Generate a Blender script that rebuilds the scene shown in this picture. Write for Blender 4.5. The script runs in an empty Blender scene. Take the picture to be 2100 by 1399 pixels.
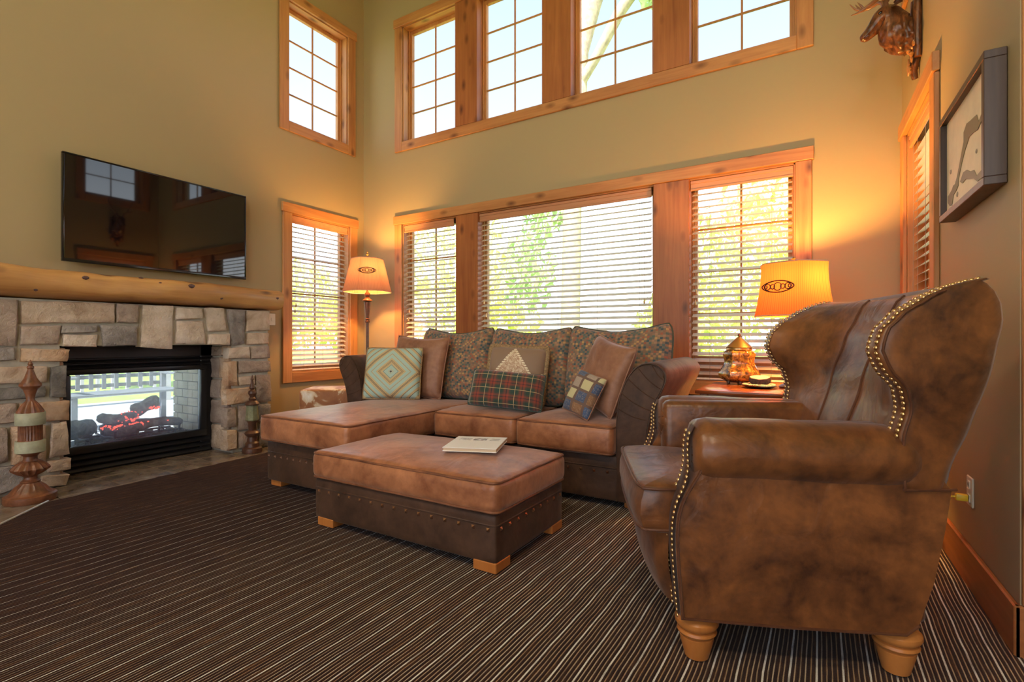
import bpy, bmesh, math, random
from mathutils import Vector, Matrix, Euler, noise

SC = bpy.context.scene
COL = SC.collection
RND = random.Random(11)
rad = math.radians

# ------------------------------------------------------------------ camera
cam = bpy.data.cameras.new('camera')
cam.lens = 18.0; cam.sensor_width = 36.0; cam.sensor_fit = 'HORIZONTAL'
cam.shift_y = -0.0007; cam.clip_start = 0.03; cam.clip_end = 300
cam_o = bpy.data.objects.new('camera', cam); COL.objects.link(cam_o)
cam_o.location = (0, 0, 1.0); cam_o.rotation_euler = (rad(90), 0, rad(31.3))
SC.camera = cam_o

# ------------------------------------------------------------------ world, sun, exposure
SKY_STRENGTH = 3.3
SUN_STRENGTH = 12.0
FILL_WATTS = 62.0  # power of the added fill lights behind the camera
EXPOSURE = 0.72
w = bpy.data.worlds.new('sky'); SC.world = w; w.use_nodes = True
nt = w.node_tree; nt.nodes.clear()
_o = nt.nodes.new('ShaderNodeOutputWorld'); _b = nt.nodes.new('ShaderNodeBackground')
_tc = nt.nodes.new('ShaderNodeTexCoord'); _sx = nt.nodes.new('ShaderNodeSeparateXYZ')
_rp = nt.nodes.new('ShaderNodeValToRGB')
_rp.color_ramp.elements[0].position = 0.0; _rp.color_ramp.elements[0].color = (0.92, 0.96, 1.0, 1)
_rp.color_ramp.elements[1].position = 1.0; _rp.color_ramp.elements[1].color = (0.10, 0.17, 0.30, 1)
for p_, c_ in ((0.16, (0.62, 0.67, 0.72, 1)), (0.34, (0.20, 0.255, 0.32, 1)), (0.60, (0.135, 0.20, 0.31, 1))):
    e_ = _rp.color_ramp.elements.new(p_); e_.color = c_
nt.links.new(_tc.outputs['Generated'], _sx.inputs[0]); nt.links.new(_sx.outputs['Z'], _rp.inputs[0])
nt.links.new(_rp.outputs[0], _b.inputs[0]); nt.links.new(_b.outputs[0], _o.inputs[0])
_b.inputs[1].default_value = SKY_STRENGTH
sun = bpy.data.lights.new('sun', 'SUN'); sun.energy = SUN_STRENGTH; sun.angle = rad(0.6); sun.color = (1.0, 0.95, 0.85)
sun_o = bpy.data.objects.new('sun_offscreen', sun); COL.objects.link(sun_o)
sun_o.rotation_euler = (rad(38), rad(12), rad(0))       # high, from behind the house towards the trees
sun_o.location = (0, -6, 12)
SC.view_settings.view_transform = 'Standard'; SC.view_settings.look = 'None'
SC.view_settings.exposure = EXPOSURE; SC.view_settings.gamma = 1.0
SC.view_settings.use_curve_mapping = False

# ------------------------------------------------------------------ room constants (metres, camera over the origin)
XL, YB = -4.85, 4.45
CEIL = 5.45
def xr(y): return 0.468 + 0.028 * (4.45 - y)      # inner face of the right wall

# ------------------------------------------------------------------ mesh helpers
class G:
    """collects geometry for ONE mesh object"""
    def __init__(s):
        s.bm = bmesh.new(); s.uv = None
    def box(s, x0, x1, y0, y1, z0, z1, bev=0.0, seg=1, rot=None):
        m = Matrix.Translation(((x0+x1)/2, (y0+y1)/2, (z0+z1)/2))
        if rot is not None: m = m @ rot.to_matrix().to_4x4()
        m = m @ Matrix.Diagonal((abs(x1-x0), abs(y1-y0), abs(z1-z0), 1))
        r = bmesh.ops.create_cube(s.bm, size=1.0, matrix=m)
        if bev > 0:
            ed = list({e for v in r['verts'] for e in v.link_edges})
            bmesh.ops.bevel(s.bm, geom=ed, offset=bev, segments=seg, affect='EDGES', profile=0.5)
        return s
    def raw(s, verts, faces):
        vs = [s.bm.verts.new(v) for v in verts]
        for f in faces:
            try: s.bm.faces.new([vs[i] for i in f])
            except ValueError: pass
        return vs
    def grid(s, fn, nu, nv, closeu=False, closev=False, uv=False, flip=False):
        U = nu if closeu else nu + 1; V = nv if closev else nv + 1
        vs = [[s.bm.verts.new(fn(i/nu, j/nv)) for j in range(V)] for i in range(U)]
        if uv and s.uv is None: s.uv = s.bm.loops.layers.uv.new('UVMap')
        for i in range(nu):
            for j in range(nv):
                i2 = (i+1) % U; j2 = (j+1) % V
                q = [vs[i][j], vs[i2][j], vs[i2][j2], vs[i][j2]]
                c = [(i/nu, j/nv), ((i+1)/nu, j/nv), ((i+1)/nu, (j+1)/nv), (i/nu, (j+1)/nv)]
                if flip: q.reverse(); c.reverse()
                try: f = s.bm.faces.new(q)
                except ValueError: continue
                if uv:
                    for l, t in zip(f.loops, c): l[s.uv].uv = t
        return vs
    def lathe(s, prof, c=(0, 0, 0), n=24, flute=None, cap=True):
        """prof: (r, z) from bottom to top; flute(k, ang, r) -> r"""
        rows = []
        for k, (r, z) in enumerate(prof):
            row = []
            for i in range(n):
                a = 2*math.pi*i/n
                rr = flute(k, a, r) if flute else r
                row.append(s.bm.verts.new((c[0]+rr*math.cos(a), c[1]+rr*math.sin(a), c[2]+z)))
            rows.append(row)
        for k in range(len(rows)-1):
            for i in range(n):
                s.bm.faces.new([rows[k][i], rows[k][(i+1) % n], rows[k+1][(i+1) % n], rows[k+1][i]])
        if cap:
            s.bm.faces.new(list(reversed(rows[0]))); s.bm.faces.new(rows[-1])
        return s
    def tube(s, pts, r, n=8, closed=False, cap=True, flat=1.0):
        pts = [Vector(p) for p in pts]; N = len(pts)
        rs = r if isinstance(r, (list, tuple)) else [r]*N
        T = []
        for i in range(N):
            a = pts[(i-1) % N] if (closed or i > 0) else pts[i]
            b = pts[(i+1) % N] if (closed or i < N-1) else pts[i]
            d = (b-a); T.append(d.normalized() if d.length > 1e-9 else Vector((0, 0, 1)))
        up = Vector((0, 0, 1)) if abs(T[0].z) < 0.9 else Vector((1, 0, 0))
        nrm = (up - T[0]*up.dot(T[0])).normalized()
        rows = []
        for i in range(N):
            nrm = nrm - T[i]*nrm.dot(T[i])
            if nrm.length < 1e-6: nrm = T[i].orthogonal()
            nrm.normalize(); bn = T[i].cross(nrm)
            rows.append([s.bm.verts.new(pts[i] + (nrm*math.cos(2*math.pi*k/n) + bn*math.sin(2*math.pi*k/n)*flat)*rs[i]) for k in range(n)])
        M_ = N if closed else N-1
        for i in range(M_):
            a, b = rows[i], rows[(i+1) % N]
            for k in range(n):
                s.bm.faces.new([a[k], a[(k+1) % n], b[(k+1) % n], b[k]])
        if cap and not closed:
            s.bm.faces.new(list(reversed(rows[0]))); s.bm.faces.new(rows[-1])
        return s
    def prism(s, poly, lo, hi, place, bev=0.0, seg=1):
        """poly: 2-D outline, place(a, b, t) -> 3-D, extruded t = lo..hi"""
        a = [s.bm.verts.new(place(p[0], p[1], lo)) for p in poly]
        b = [s.bm.verts.new(place(p[0], p[1], hi)) for p in poly]
        n = len(poly)
        fs = [s.bm.faces.new(a), s.bm.faces.new(list(reversed(b)))]
        for i in range(n): fs.append(s.bm.faces.new([a[i], b[i], b[(i+1) % n], a[(i+1) % n]]))
        if bev > 0:
            ed = list(fs[1].edges)
            bmesh.ops.bevel(s.bm, geom=ed, offset=bev, segments=seg, affect='EDGES', profile=0.5)
        return s
    def rbox(s, c, size, r, n=10, crown=(0, 0, 0), fn=None, uv=False):
        """soft block: size (w, d, h), edge radius r, crown bulge per axis"""
        W, D, H = (v/2 for v in size)
        r = min(r, W*0.98, D*0.98, H*0.98)
        cache = {}
        if uv and s.uv is None: s.uv = s.bm.loops.layers.uv.new('UVMap')
        def tr(t, L):                      # spread samples so that corners get rings
            inner = L - r
            if abs(t) <= 0.6: return t/0.6*inner
            return math.copysign(inner + (abs(t)-0.6)/0.4*r, t)
        def vert(p):
            k = tuple(round(q, 5) for q in p)
            if k in cache: return cache[k]
            P = Vector((tr(p[0], W), tr(p[1], D), tr(p[2], H)))
            I = Vector((max(-W+r, min(W-r, P.x)), max(-D+r, min(D-r, P.y)), max(-H+r, min(H-r, P.z))))
            d = P - I
            if d.length > 1e-9:
                mx = max(abs(q) for q in d); P = I + d.normalized()*min(r, mx if mx > 0 else r)*1.0
                P = I + d.normalized()*r*(mx/r)
            fx, fy, fz = P.x/W, P.y/D, P.z/H
            P.x += crown[0]*(1-fy*fy)*(1-fz*fz)*fx
            P.y += crown[1]*(1-fx*fx)*(1-fz*fz)*fy
            P.z += crown[2]*(1-fx*fx)*(1-fy*fy)*fz
            if fn: P = fn(P)
            v = s.bm.verts.new((c[0]+P.x, c[1]+P.y, c[2]+P.z)); cache[k] = v; return v
        L = [-1 + 2*i/n for i in range(n+1)]
        for ax in range(3):
            for sg in (-1, 1):
                for i in range(n):
                    for j in range(n):
                        q = []
                        for (a, b) in ((L[i], L[j]), (L[i+1], L[j]), (L[i+1], L[j+1]), (L[i], L[j+1])):
                            p = [0, 0, 0]; p[ax] = sg; p[(ax+1) % 3] = a; p[(ax+2) % 3] = b; q.append(vert(p))
                        if sg < 0: q.reverse()
                        try: s.bm.faces.new(q)
                        except ValueError: pass
        return s
    def map(s, fn):
        for v in s.bm.verts: v.co = fn(v.co.copy())
        return s
    def mesh(s, name, mat, smooth=40):
        bmesh.ops.recalc_face_normals(s.bm, faces=s.bm.faces) if not getattr(s, 'keep', False) else None
        me = bpy.data.meshes.new(name); s.bm.to_mesh(me); s.bm.free()
        if mat is not None: me.materials.append(mat)
        if smooth:
            for p in me.polygons: p.use_smooth = True
            me.set_sharp_from_angle(angle=rad(smooth))
        return me
    def obj(s, name, mat, parent=None, smooth=40, local=False):
        return link(name, s.mesh(name, mat, smooth), parent, local)

def link(name, me, parent=None, local=False):
    o = bpy.data.objects.new(name, me); COL.objects.link(o)
    if parent is not None:
        o.parent = parent
        if not local and parent.parent is None: o.matrix_parent_inverse = parent.matrix_basis.inverted()
    return o

def tag(o, label, cat, group=None, kind=None):
    if label: o['label'] = label
    if cat: o['category'] = cat
    if group: o['group'] = group
    if kind: o['kind'] = kind
    return o

def thing(name, label, cat, loc=(0, 0, 0), rz=0.0, group=None, kind=None):
    o = bpy.data.objects.new(name, None); COL.objects.link(o)
    o.location = loc; o.rotation_euler = (0, 0, rz); o.empty_display_size = 0.1
    bpy.context.view_layer.update()
    return tag(o, label, cat, group, kind)

# ------------------------------------------------------------------ material helpers
class NT:
    def __init__(s, name):
        s.m = bpy.data.materials.new(name); s.m.use_nodes = True
        s.t = s.m.node_tree; s.t.nodes.clear()
        s.out = s.n('ShaderNodeOutputMaterial'); s.p = s.n('ShaderNodeBsdfPrincipled')
        s.l(s.p.outputs[0], s.out.inputs[0])
    def n(s, t, **k):
        q = s.t.nodes.new(t)
        for a, b in k.items(): setattr(q, a, b)
        return q
    def l(s, a, b): s.t.links.new(a, b)
    def val(s, sock, v):
        if hasattr(v, 'is_output') or isinstance(v, bpy.types.NodeSocket): s.l(v, sock)
        else: sock.default_value = v
    def math(s, op, a, b=None, c=None, clamp=False):
        q = s.n('ShaderNodeMath', operation=op); q.use_clamp = clamp
        s.val(q.inputs[0], a)
        if b is not None: s.val(q.inputs[1], b)
        if c is not None: s.val(q.inputs[2], c)
        return q.outputs[0]
    def mix(s, f, a, b, mode='MIX'):
        q = s.n('ShaderNodeMix', data_type='RGBA', blend_type=mode)
        s.val(q.inputs['Factor'], f)
        for k, v in ((6, a), (7, b)):
            if isinstance(v, tuple): v = (v[0], v[1], v[2], 1)
            s.val(q.inputs[k], v)
        return q.outputs[2]
    def coord(s, kind='Object', scale=(1, 1, 1), rot=(0, 0, 0), loc=(0, 0, 0)):
        c = s.n('ShaderNodeTexCoord'); m = s.n('ShaderNodeMapping')
        m.inputs['Scale'].default_value = scale; m.inputs['Rotation'].default_value = rot; m.inputs['Location'].default_value = loc
        s.l(c.outputs[kind], m.inputs[0]); return m.outputs[0]
    def noise(s, vec, scale=5, detail=3, rough=0.5, dist=0.0, out='Fac'):
        q = s.n('ShaderNodeTexNoise'); s.l(vec, q.inputs['Vector'])
        q.inputs['Scale'].default_value = scale; q.inputs['Detail'].default_value = detail
        q.inputs['Roughness'].default_value = rough; q.inputs['Distortion'].default_value = dist
        return q.outputs[out]
    def ramp(s, f, stops, interp='LINEAR'):
        q = s.n('ShaderNodeValToRGB'); r = q.color_ramp; r.interpolation = interp
        r.elements[0].position = stops[0][0]; r.elements[0].color = (*stops[0][1], 1)
        r.elements[1].position = stops[-1][0]; r.elements[1].color = (*stops[-1][1], 1)
        for p, c in stops[1:-1]:
            e = r.elements.new(p); e.color = (*c, 1)
        s.l(f, q.inputs[0]); return q.outputs[0]
    def bump(s, h, strength=0.3, dist=0.01):
        q = s.n('ShaderNodeBump'); q.inputs['Strength'].default_value = strength; q.inputs['Distance'].default_value = dist
        s.l(h, q.inputs['Height']); s.l(q.outputs[0], s.p.inputs['Normal']); return q
    def set(s, **k):
        for a, v in k.items():
            nm = {'base': 'Base Color', 'rough': 'Roughness', 'metal': 'Metallic', 'spec': 'Specular IOR Level', 'sheen': 'Sheen Weight',
                  'sheenr': 'Sheen Roughness', 'sheent': 'Sheen Tint', 'coat': 'Coat Weight', 'emis': 'Emission Color', 'emis_s': 'Emission Strength',
                  'trans': 'Transmission Weight', 'ior': 'IOR', 'alpha': 'Alpha', 'sss': 'Subsurface Weight'}[a]
            if isinstance(v, tuple) and len(v) == 3: v = (*v, 1)
            s.val(s.p.inputs[nm], v)
        return s

def plain(name, base, rough=0.5, metal=0.0, spec=0.5, var=0.0, scale=8, bump=0.0, **k):
    N = NT(name); v = N.coord('Object')
    if var > 0:
        f = N.noise(v, scale, 4, 0.6)
        lo = tuple(c*(1-var) for c in base); hi = tuple(min(1, c*(1+var)) for c in base)
        N.set(base=N.ramp(f, [(0.3, lo), (0.7, hi)]))
    else: N.set(base=base)
    if bump > 0: N.bump(N.noise(v, scale*6, 3), bump, 0.004)
    N.set(rough=rough, metal=metal, spec=spec, **k)
    return N.m

def wood(name, axis, light, dark, knots=0.5, rough=0.42, grain=26, kdark=(0.09, 0.025, 0.008), coordk='Object'):
    N = NT(name)
    sc = [grain, grain, grain]; sc[axis] = grain*0.055
    v = N.coord(coordk, tuple(sc)); big = N.coord(coordk, tuple(1.0 if i != axis else 0.35 for i in range(3)))
    g1 = N.noise(v, 1.0, 5, 0.62, 0.6); g2 = N.noise(big, 3.0, 3, 0.5, 0.3)
    f = N.math('ADD', N.math('MULTIPLY', g1, 0.55), N.math('MULTIPLY', g2, 0.5))
    col = N.ramp(f, [(0.36, dark), (0.52, tuple((a+b)/2 for a, b in zip(light, dark))), (0.68, light)])
    if knots > 0:
        sk = [7.5, 7.5, 7.5]; sk[axis] = 3.4
        vk = N.coord(coordk, tuple(sk), loc=(0.37, 0.21, 0.43))
        q = N.n('ShaderNodeTexVoronoi'); N.l(vk, q.inputs['Vector']); q.inputs['Scale'].default_value = 1.0
        k = N.math('SUBTRACT', 1.0, N.math('MULTIPLY', q.outputs['Distance'], 1/0.25), clamp=True)
        k2 = N.math('MULTIPLY', N.math('POWER', k, 0.9), knots*1.25, clamp=True)
        col = N.mix(k2, col, kdark)
    N.set(base=col, rough=rough, spec=0.4)
    N.bump(g1, 0.12, 0.004)
    return N.m

def fabric_mottle(name, lo, hi, scale=6, rough=0.55, sheen=0.3, spec=0.35, wr=0.25, wscale=9, sheent=(1, 0.85, 0.75)):
    N = NT(name); v = N.coord('Object')
    a = N.noise(v, scale, 5, 0.62, 0.4); b = N.noise(v, scale*5, 4, 0.6)
    f = N.math('ADD', N.math('MULTIPLY', a, 0.75), N.math('MULTIPLY', b, 0.25))
    mid = tuple((p+q)/2 for p, q in zip(lo, hi))
    N.set(base=N.ramp(f, [(0.36, lo), (0.5, mid), (0.64, hi)]), rough=rough, sheen=sheen, sheenr=0.4, sheent=sheent, spec=spec)
    h1 = N.noise(v, wscale, 3, 0.5, 0.9); h2 = N.noise(v, 420, 2)
    N.bump(N.math('ADD', h1, N.math('MULTIPLY', h2, 0.03)), wr, 0.02)
    return N.m

# ------------------------------------------------------------------ materials
N = NT('painted_plaster'); v = N.coord('Object')
N.set(base=(0.385, 0.295, 0.168), rough=0.62, spec=0.3); N.bump(N.noise(v, 90, 2), 0.05, 0.003); PAINT = N.m
CEILM = plain('ceiling_paint', (0.72, 0.66, 0.55), 0.8)
PINE_L, PINE_D = (0.57, 0.275, 0.10), (0.35, 0.13, 0.042)
PINE = [wood('pine_%s' % 'xyz'[i], i, PINE_L, PINE_D, 0.75) for i in range(3)]
PINED = [wood('pine_dark_%s' % 'xyz'[i], i, (0.42, 0.15, 0.045), (0.24, 0.07, 0.02), 0.8) for i in range(3)]
SASH = wood('sash_wood', 2, (0.58, 0.27, 0.10), (0.42, 0.16, 0.05), 0.0)
LOGW = wood('mantel_log_wood', 1, (0.66, 0.37, 0.14), (0.27, 0.10, 0.03), 1.0, 0.36, 11, (0.10, 0.045, 0.03))
CHERRY = wood('cherry_table', 0, (0.36, 0.10, 0.03), (0.20, 0.045, 0.013), 0.0, 0.18)
BEECH = wood('beech_legs', 2, (0.52, 0.20, 0.05), (0.40, 0.13, 0.028), 0.0, 0.3)
FRAMEW = wood('dark_frame_wood', 2, (0.075, 0.045, 0.036), (0.035, 0.02, 0.016), 0.0, 0.4)
SLAT = plain('blind_slat_wood', (0.86, 0.77, 0.71), 0.4, var=0.05, scale=3)
VAL = wood('blind_valance', 0, (0.56, 0.27, 0.14), (0.46, 0.20, 0.10), 0.0, 0.4)
CORD = plain('blind_cord', (0.35, 0.28, 0.22), 0.8)
BRASSY = plain('antique_brass', (0.62, 0.42, 0.20), 0.28, 1.0)
BRONZE = plain('bronze_nail', (0.40, 0.23, 0.15), 0.3, 1.0)
BLACK = plain('black_metal', (0.012, 0.013, 0.016), 0.38, 0.0, 0.5)
BLACKG = plain('gloss_black', (0.006, 0.006, 0.008), 0.12, 0.0, 0.6)
IVORY = plain('ivory_plastic', (0.72, 0.68, 0.58), 0.35)
SOCK = plain('socket_slot', (0.05, 0.05, 0.05), 0.5)
TAN = fabric_mottle('tan_faux_suede', (0.19, 0.060, 0.024), (0.46, 0.185, 0.082), 5, 0.36, 0.45, 0.5, 0.30, 7)
TANP = fabric_mottle('tan_piping', (0.12, 0.042, 0.02), (0.24, 0.09, 0.04), 8, 0.5, 0.1, 0.3, 0.05)
DARKS = fabric_mottle('dark_brown_suede', (0.040, 0.019, 0.011), (0.088, 0.043, 0.025), 6, 0.55, 0.15, 0.25, 0.2, 8, (0.9, 0.75, 0.65))
CHAIR = fabric_mottle('distressed_leather', (0.050, 0.016, 0.006), (0.225, 0.078, 0.021), 5.5, 0.34, 0.16, 0.5, 0.30, 8, (0.9, 0.93, 1.0))
CHAIRP = fabric_mottle('leather_piping', (0.07, 0.024, 0.012), (0.12, 0.045, 0.02), 8, 0.45, 0.1, 0.3, 0.05)
GRNP = plain('green_piping', (0.045, 0.05, 0.03), 0.7)

def glass(name, fac, tint=(1, 1, 1), haze=0.0):
    N = NT(name); N.t.nodes.remove(N.p)
    tr = N.n('ShaderNodeBsdfTransparent'); tr.inputs[0].default_value = (*tint, 1)
    gl = N.n('ShaderNodeBsdfGlossy'); gl.inputs['Roughness'].default_value = 0.02
    mx = N.n('ShaderNodeMixShader'); mx.inputs[0].default_value = fac
    N.l(tr.outputs[0], mx.inputs[1]); N.l(gl.outputs[0], mx.inputs[2]); last = mx.outputs[0]
    if haze > 0:
        d = N.n('ShaderNodeBsdfTranslucent'); d.inputs[0].default_value = (0.9, 0.95, 1, 1)
        m2 = N.n('ShaderNodeMixShader'); m2.inputs[0].default_value = haze
        N.l(last, m2.inputs[1]); N.l(d.outputs[0], m2.inputs[2]); last = m2.outputs[0]
    N.l(last, N.out.inputs[0]); return N.m
PANE = glass('window_glass', 0.012)
FGLASS = glass('fireplace_glass', 0.08, (0.93, 0.97, 1.0), 0.16)

# ================================================================== ROOM SHELL
def cells(g, place, a0, a1, z0, z1, holes, t):
    As = sorted({a0, a1, *[h[0] for h in holes], *[h[1] for h in holes]}); Zs = sorted({z0, z1, *[h[2] for h in holes], *[h[3] for h in holes]})
    for i in range(len(As)-1):
        for j in range(len(Zs)-1):
            ca, cz = (As[i]+As[i+1])/2, (Zs[j]+Zs[j+1])/2
            if any(h[0] < ca < h[1] and h[2] < cz < h[3] for h in holes): continue
            gg = [(As[i], 0), (As[i+1], 0), (As[i+1], t), (As[i], t)]
            vs = [place(a, d, z) for z in (Zs[j], Zs[j+1]) for a, d in gg]
            g.raw(vs, [(0, 3, 2, 1), (4, 5, 6, 7), (0, 1, 5, 4), (1, 2, 6, 5), (2, 3, 7, 6), (3, 0, 4, 7)])
def pB(a, d, z): return (a, YB + d, z)
def pL(a, d, z): return (XL - d, a, z)
def pR(a, d, z): return (xr(a) + d, a, z)
YF, XE = -3.7, 3.6                       # wall behind the camera, far side of the room
RET = 2.215                              # where the right wall turns the corner
# openings (inner edges of the casings)
L_LOW = (3.442, 4.224, 0.655, 2.355); L_UP = (3.407, 4.195, 3.325, 4.61)
B_LOW = (-4.20, -0.182, 0.655, 2.352); B_UP = (-4.20, -0.172, 3.312, 4.66)
R_LOW = (3.42, 4.245, 0.655, 2.355); R_UP = (3.407, 4.195, 3.325, 4.61)
FIRE = (1.355, 2.585, 0.0, 0.98)
F_WIN = (-3.6, 2.8, 0.3, 4.4)  # unseen rear window, made this tall to let in more daylight

def struct(name, g, mat, label, cat, smooth=0):
    return tag(g.obj(name, mat, None, smooth), label, cat, None, 'structure')
g = G(); cells(g, pL, YF, YB+0.2, 0, CEIL, [L_LOW, L_UP, FIRE], 0.2); struct('wall_left', g, PAINT, 'beige painted fireplace wall behind the television', 'wall')
g = G(); cells(g, pB, XL, 0.468, 0, CEIL, [B_LOW, B_UP], 0.2); struct('wall_back', g, PAINT, 'tall beige wall holding the wide banks of windows', 'wall')
g = G(); cells(g, pR, RET, YB+0.2, 0, CEIL, [R_LOW, R_UP], 0.2); struct('wall_right', g, PAINT, 'pale wall with the deer head and the framed map', 'wall')
g = G(); g.box(xr(RET)+0.2, XE, RET, RET+0.2, 0, CEIL); struct('wall_return', g, PAINT, 'beige wall running off behind the wing chair corner', 'wall')
g = G(); g.box(XE, XE+0.2, YF, RET+0.2, 0, CEIL); struct('wall_far_side', g, PAINT, 'beige side wall of the room', 'wall')
g = G(); cells(g, lambda a, d, z: (a, YF - d, z), XL-0.2, XE+0.2, 0, CEIL, [F_WIN], 0.2); struct('wall_front', g, PAINT, 'beige wall opposite the tall windows', 'wall')
g = G(); g.box(XL-0.2, XE+0.2, YF-0.2, YB+0.2, CEIL, CEIL+0.15); struct('ceiling', g, CEILM, 'high pale ceiling above the room', 'ceiling')

# ------------------------------------------------------------------ windows
def bx(place, a0, a1, d0, d1, z0, z1, name, mat, parent, bev=0.004):
    g = G(); g.box(a0, a1, d0, d1, z0, z1, bev); g.map(lambda v: Vector(place(v.x, v.y, v.z)))
    return g.obj(name, mat, parent, 30)

def window(n, label, place, op, posts, layout, ax, lowrail=0.05, headout=0.012, cas=0.11, mat=None):
    a0, a1, z0, z1 = op
    W = thing('window_%d' % n, label, 'window', place((a0+a1)/2, 0, z0), 0, None, 'structure')
    hm = (mat or PINE)[ax]; vm = (mat or PINE)[2]
    bx(place, a0-cas-headout, a1+cas+headout, -0.034, 0, z1, z1+0.1, 'head_casing', hm, W)
    bx(place, a0-cas, a0, -0.024, 0, z0-0.108, z1, 'side_casing', vm, W); bx(place, a1, a1+cas, -0.024, 0, z0-0.108, z1, 'side_casing', vm, W)
    bx(place, a0, a1, -0.024, 0, z0-0.108, z0, 'bottom_casing', hm, W)
    # jamb boards lining the opening
    bx(place, a0, a0+0.012, 0, 0.16, z0, z1, 'jamb', PINE[2], W, 0.001); bx(place, a1-0.012, a1, 0, 0.16, z0, z1, 'jamb', PINE[2], W, 0.001)
    bx(place, a0, a1, 0, 0.16, z1-0.012, z1, 'jamb', PINE[ax], W, 0.001); bx(place, a0, a1, 0, 0.16, z0, z0+0.012, 'jamb', PINE[ax], W, 0.001)
    edges = [a0+0.012] + [p for q in posts for p in q] + [a1-0.012]
    for q in posts: bx(place, q[0], q[1], -0.022, 0.17, z0, z1, 'mullion_post', (PINED if n in (3, 4) else PINE)[2], W, 0.005)
    for u in range(len(edges)//2):
        u0, u1 = edges[2*u], edges[2*u+1]; cols, rows = layout[u]
        s = 0.042; zb, zt = z0+0.012, z1-0.012
        g = G(); g.box(u0, u0+s, 0.10, 0.145, zb, zt, 0.003); g.box(u1-s, u1, 0.10, 0.145, zb, zt, 0.003)
        g.box(u0+s, u1-s, 0.10, 0.145, zb, zb+lowrail, 0.003); g.box(u0+s, u1-s, 0.10, 0.145, zt-s, zt, 0.003)
        g.box(u0+0.001, u0+0.016, 0.085, 0.10, zb, zt, 0.002); g.box(u1-0.016, u1-0.001, 0.085, 0.10, zb, zt, 0.002)
        g.map(lambda v: Vector(place(v.x, v.y, v.z))); sash = g.obj('sash', SASH, W, 30)
        ga0, ga1, gz0, gz1 = u0+s, u1-s, zb+lowrail, zt-s
        m = 0.008
        for c in range(1, cols):
            a = ga0 + (ga1-ga0)*c/cols; bx(place, a-m, a+m, 0.112, 0.132, gz0, gz1, 'muntin', SASH, sash, 0.003)
        for r in range(1, rows):
            z = gz0 + (gz1-gz0)*r/rows; bx(place, ga0, ga1, 0.113, 0.131, z-m, z+m, 'muntin', SASH, sash, 0.003)
        for c in range(cols):
            for r in range(rows):
                pa0 = ga0+(ga1-ga0)*c/cols + (m if c else 0); pa1 = ga0+(ga1-ga0)*(c+1)/cols - (m if c < cols-1 else 0)
                pz0 = gz0+(gz1-gz0)*r/rows + (m if r else 0); pz1 = gz0+(gz1-gz0)*(r+1)/rows - (m if r < rows-1 else 0)
                bx(place, pa0, pa1, 0.120, 0.124, pz0, pz1, 'pane', PANE, sash, 0)
    return W
window(1, 'pine framed window with a wooden blind beside the stone fireplace', pL, L_LOW, [], [(2, 4)], 1, 0.06)
window(2, 'high pine framed window with eight panes above the fireplace wall', pL, L_UP, [], [(2, 4)], 1)
window(3, 'wide pine framed window bank with blinds behind the sofa', pB, B_LOW, [(-3.41, -3.117), (-1.26, -0.957)], [(2, 4), (1, 1), (2, 4)], 0, 0.20)
window(4, 'row of four tall pine framed windows high on the wall', pB, B_UP, [(-3.42, -3.13), (-2.353, -2.044), (-1.262, -0.957)], [(2, 4)]*4, 0)
window(5, 'pine framed window with a tilted blind beside the framed map', pR, R_LOW, [], [(2, 4)], 1, 0.06)
window(6, 'high pine framed window above the deer head', pR, R_UP, [], [(2, 4)], 1)
window(7, 'unseen large window opposite the sofa, heightened for daylight', lambda a, d, z: (a, YF-d, z), F_WIN, [(-1.55, -1.4), (0.6, 0.75)], [(2, 4)]*3, 0)

# ------------------------------------------------------------------ baseboards and glow board
def board(name, label, g, mat): return struct(name, g, mat, label, 'baseboard', 30)
g = G(); g.box(RET-0.018, YB, -0.018, 0, 0, 0.165, 0.005); g.map(lambda v: Vector(pR(v.x, v.y, v.z))); board('baseboard_right', 'reddish wooden baseboard below the framed map', g, PINED[1])
g = G(); g.box(xr(RET)-0.018, XE, RET-0.018, RET, 0, 0.165, 0.005); board('baseboard_return', 'wooden baseboard turning the wall corner', g, PINED[0])
g = G(); g.box(XL, xr(YB)-0.02, YB-0.018, YB, 0, 0.165, 0.005); board('baseboard_back', 'wooden baseboard below the wide windows', g, PINED[0])
g = G(); g.box(XL, XL+0.018, 3.0, YB-0.02, 0, 0.165, 0.005); board('baseboard_left', 'wooden baseboard between fireplace and corner', g, PINED[1])
g = G(); g.box(xr(RET)+0.003, xr(RET)+0.12, RET-0.02, RET, 0.166, CEIL, 0.004); struct('glow_board', g, PINE[2], 'added vertical board coloured as lamp glow past the end of the wall', 'trim', 30)  # added board; its orange wood stands in for lamp glow on the wall

# ------------------------------------------------------------------ floor: striped carpet, slate hearth tiles
FL = thing('floor', 'striped brown loop carpet with a slate tile hearth', 'floor', (0, 0, 0), 0, None, 'structure')
PER = 0.0135
N = NT('striped_carpet')
uvn = N.coord('UV'); sx = N.n('ShaderNodeSeparateXYZ'); N.l(uvn, sx.inputs[0]); q = sx.outputs[0]
idx = N.math('FLOOR', q); fr = N.math('FRACT', q)
big = N.math('LESS_THAN', N.math('MODULO', idx, 5.0), 0.5)
fuzz = N.noise(N.coord('Object', (330, 260, 1)), 1.0, 2)
wdt = N.math('ADD', N.math('ADD', 0.30, N.math('MULTIPLY', big, 0.14)), N.math('MULTIPLY', N.math('SUBTRACT', fuzz, 0.5), 0.22))
dist = N.math('ABSOLUTE', N.math('SUBTRACT', fr, N.math('ADD', 0.15, N.math('MULTIPLY', big, 0.07))))
ln = N.math('MULTIPLY', N.math('SUBTRACT', N.math('MULTIPLY', wdt, 0.5), dist), 22.0, clamp=True)
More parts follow.
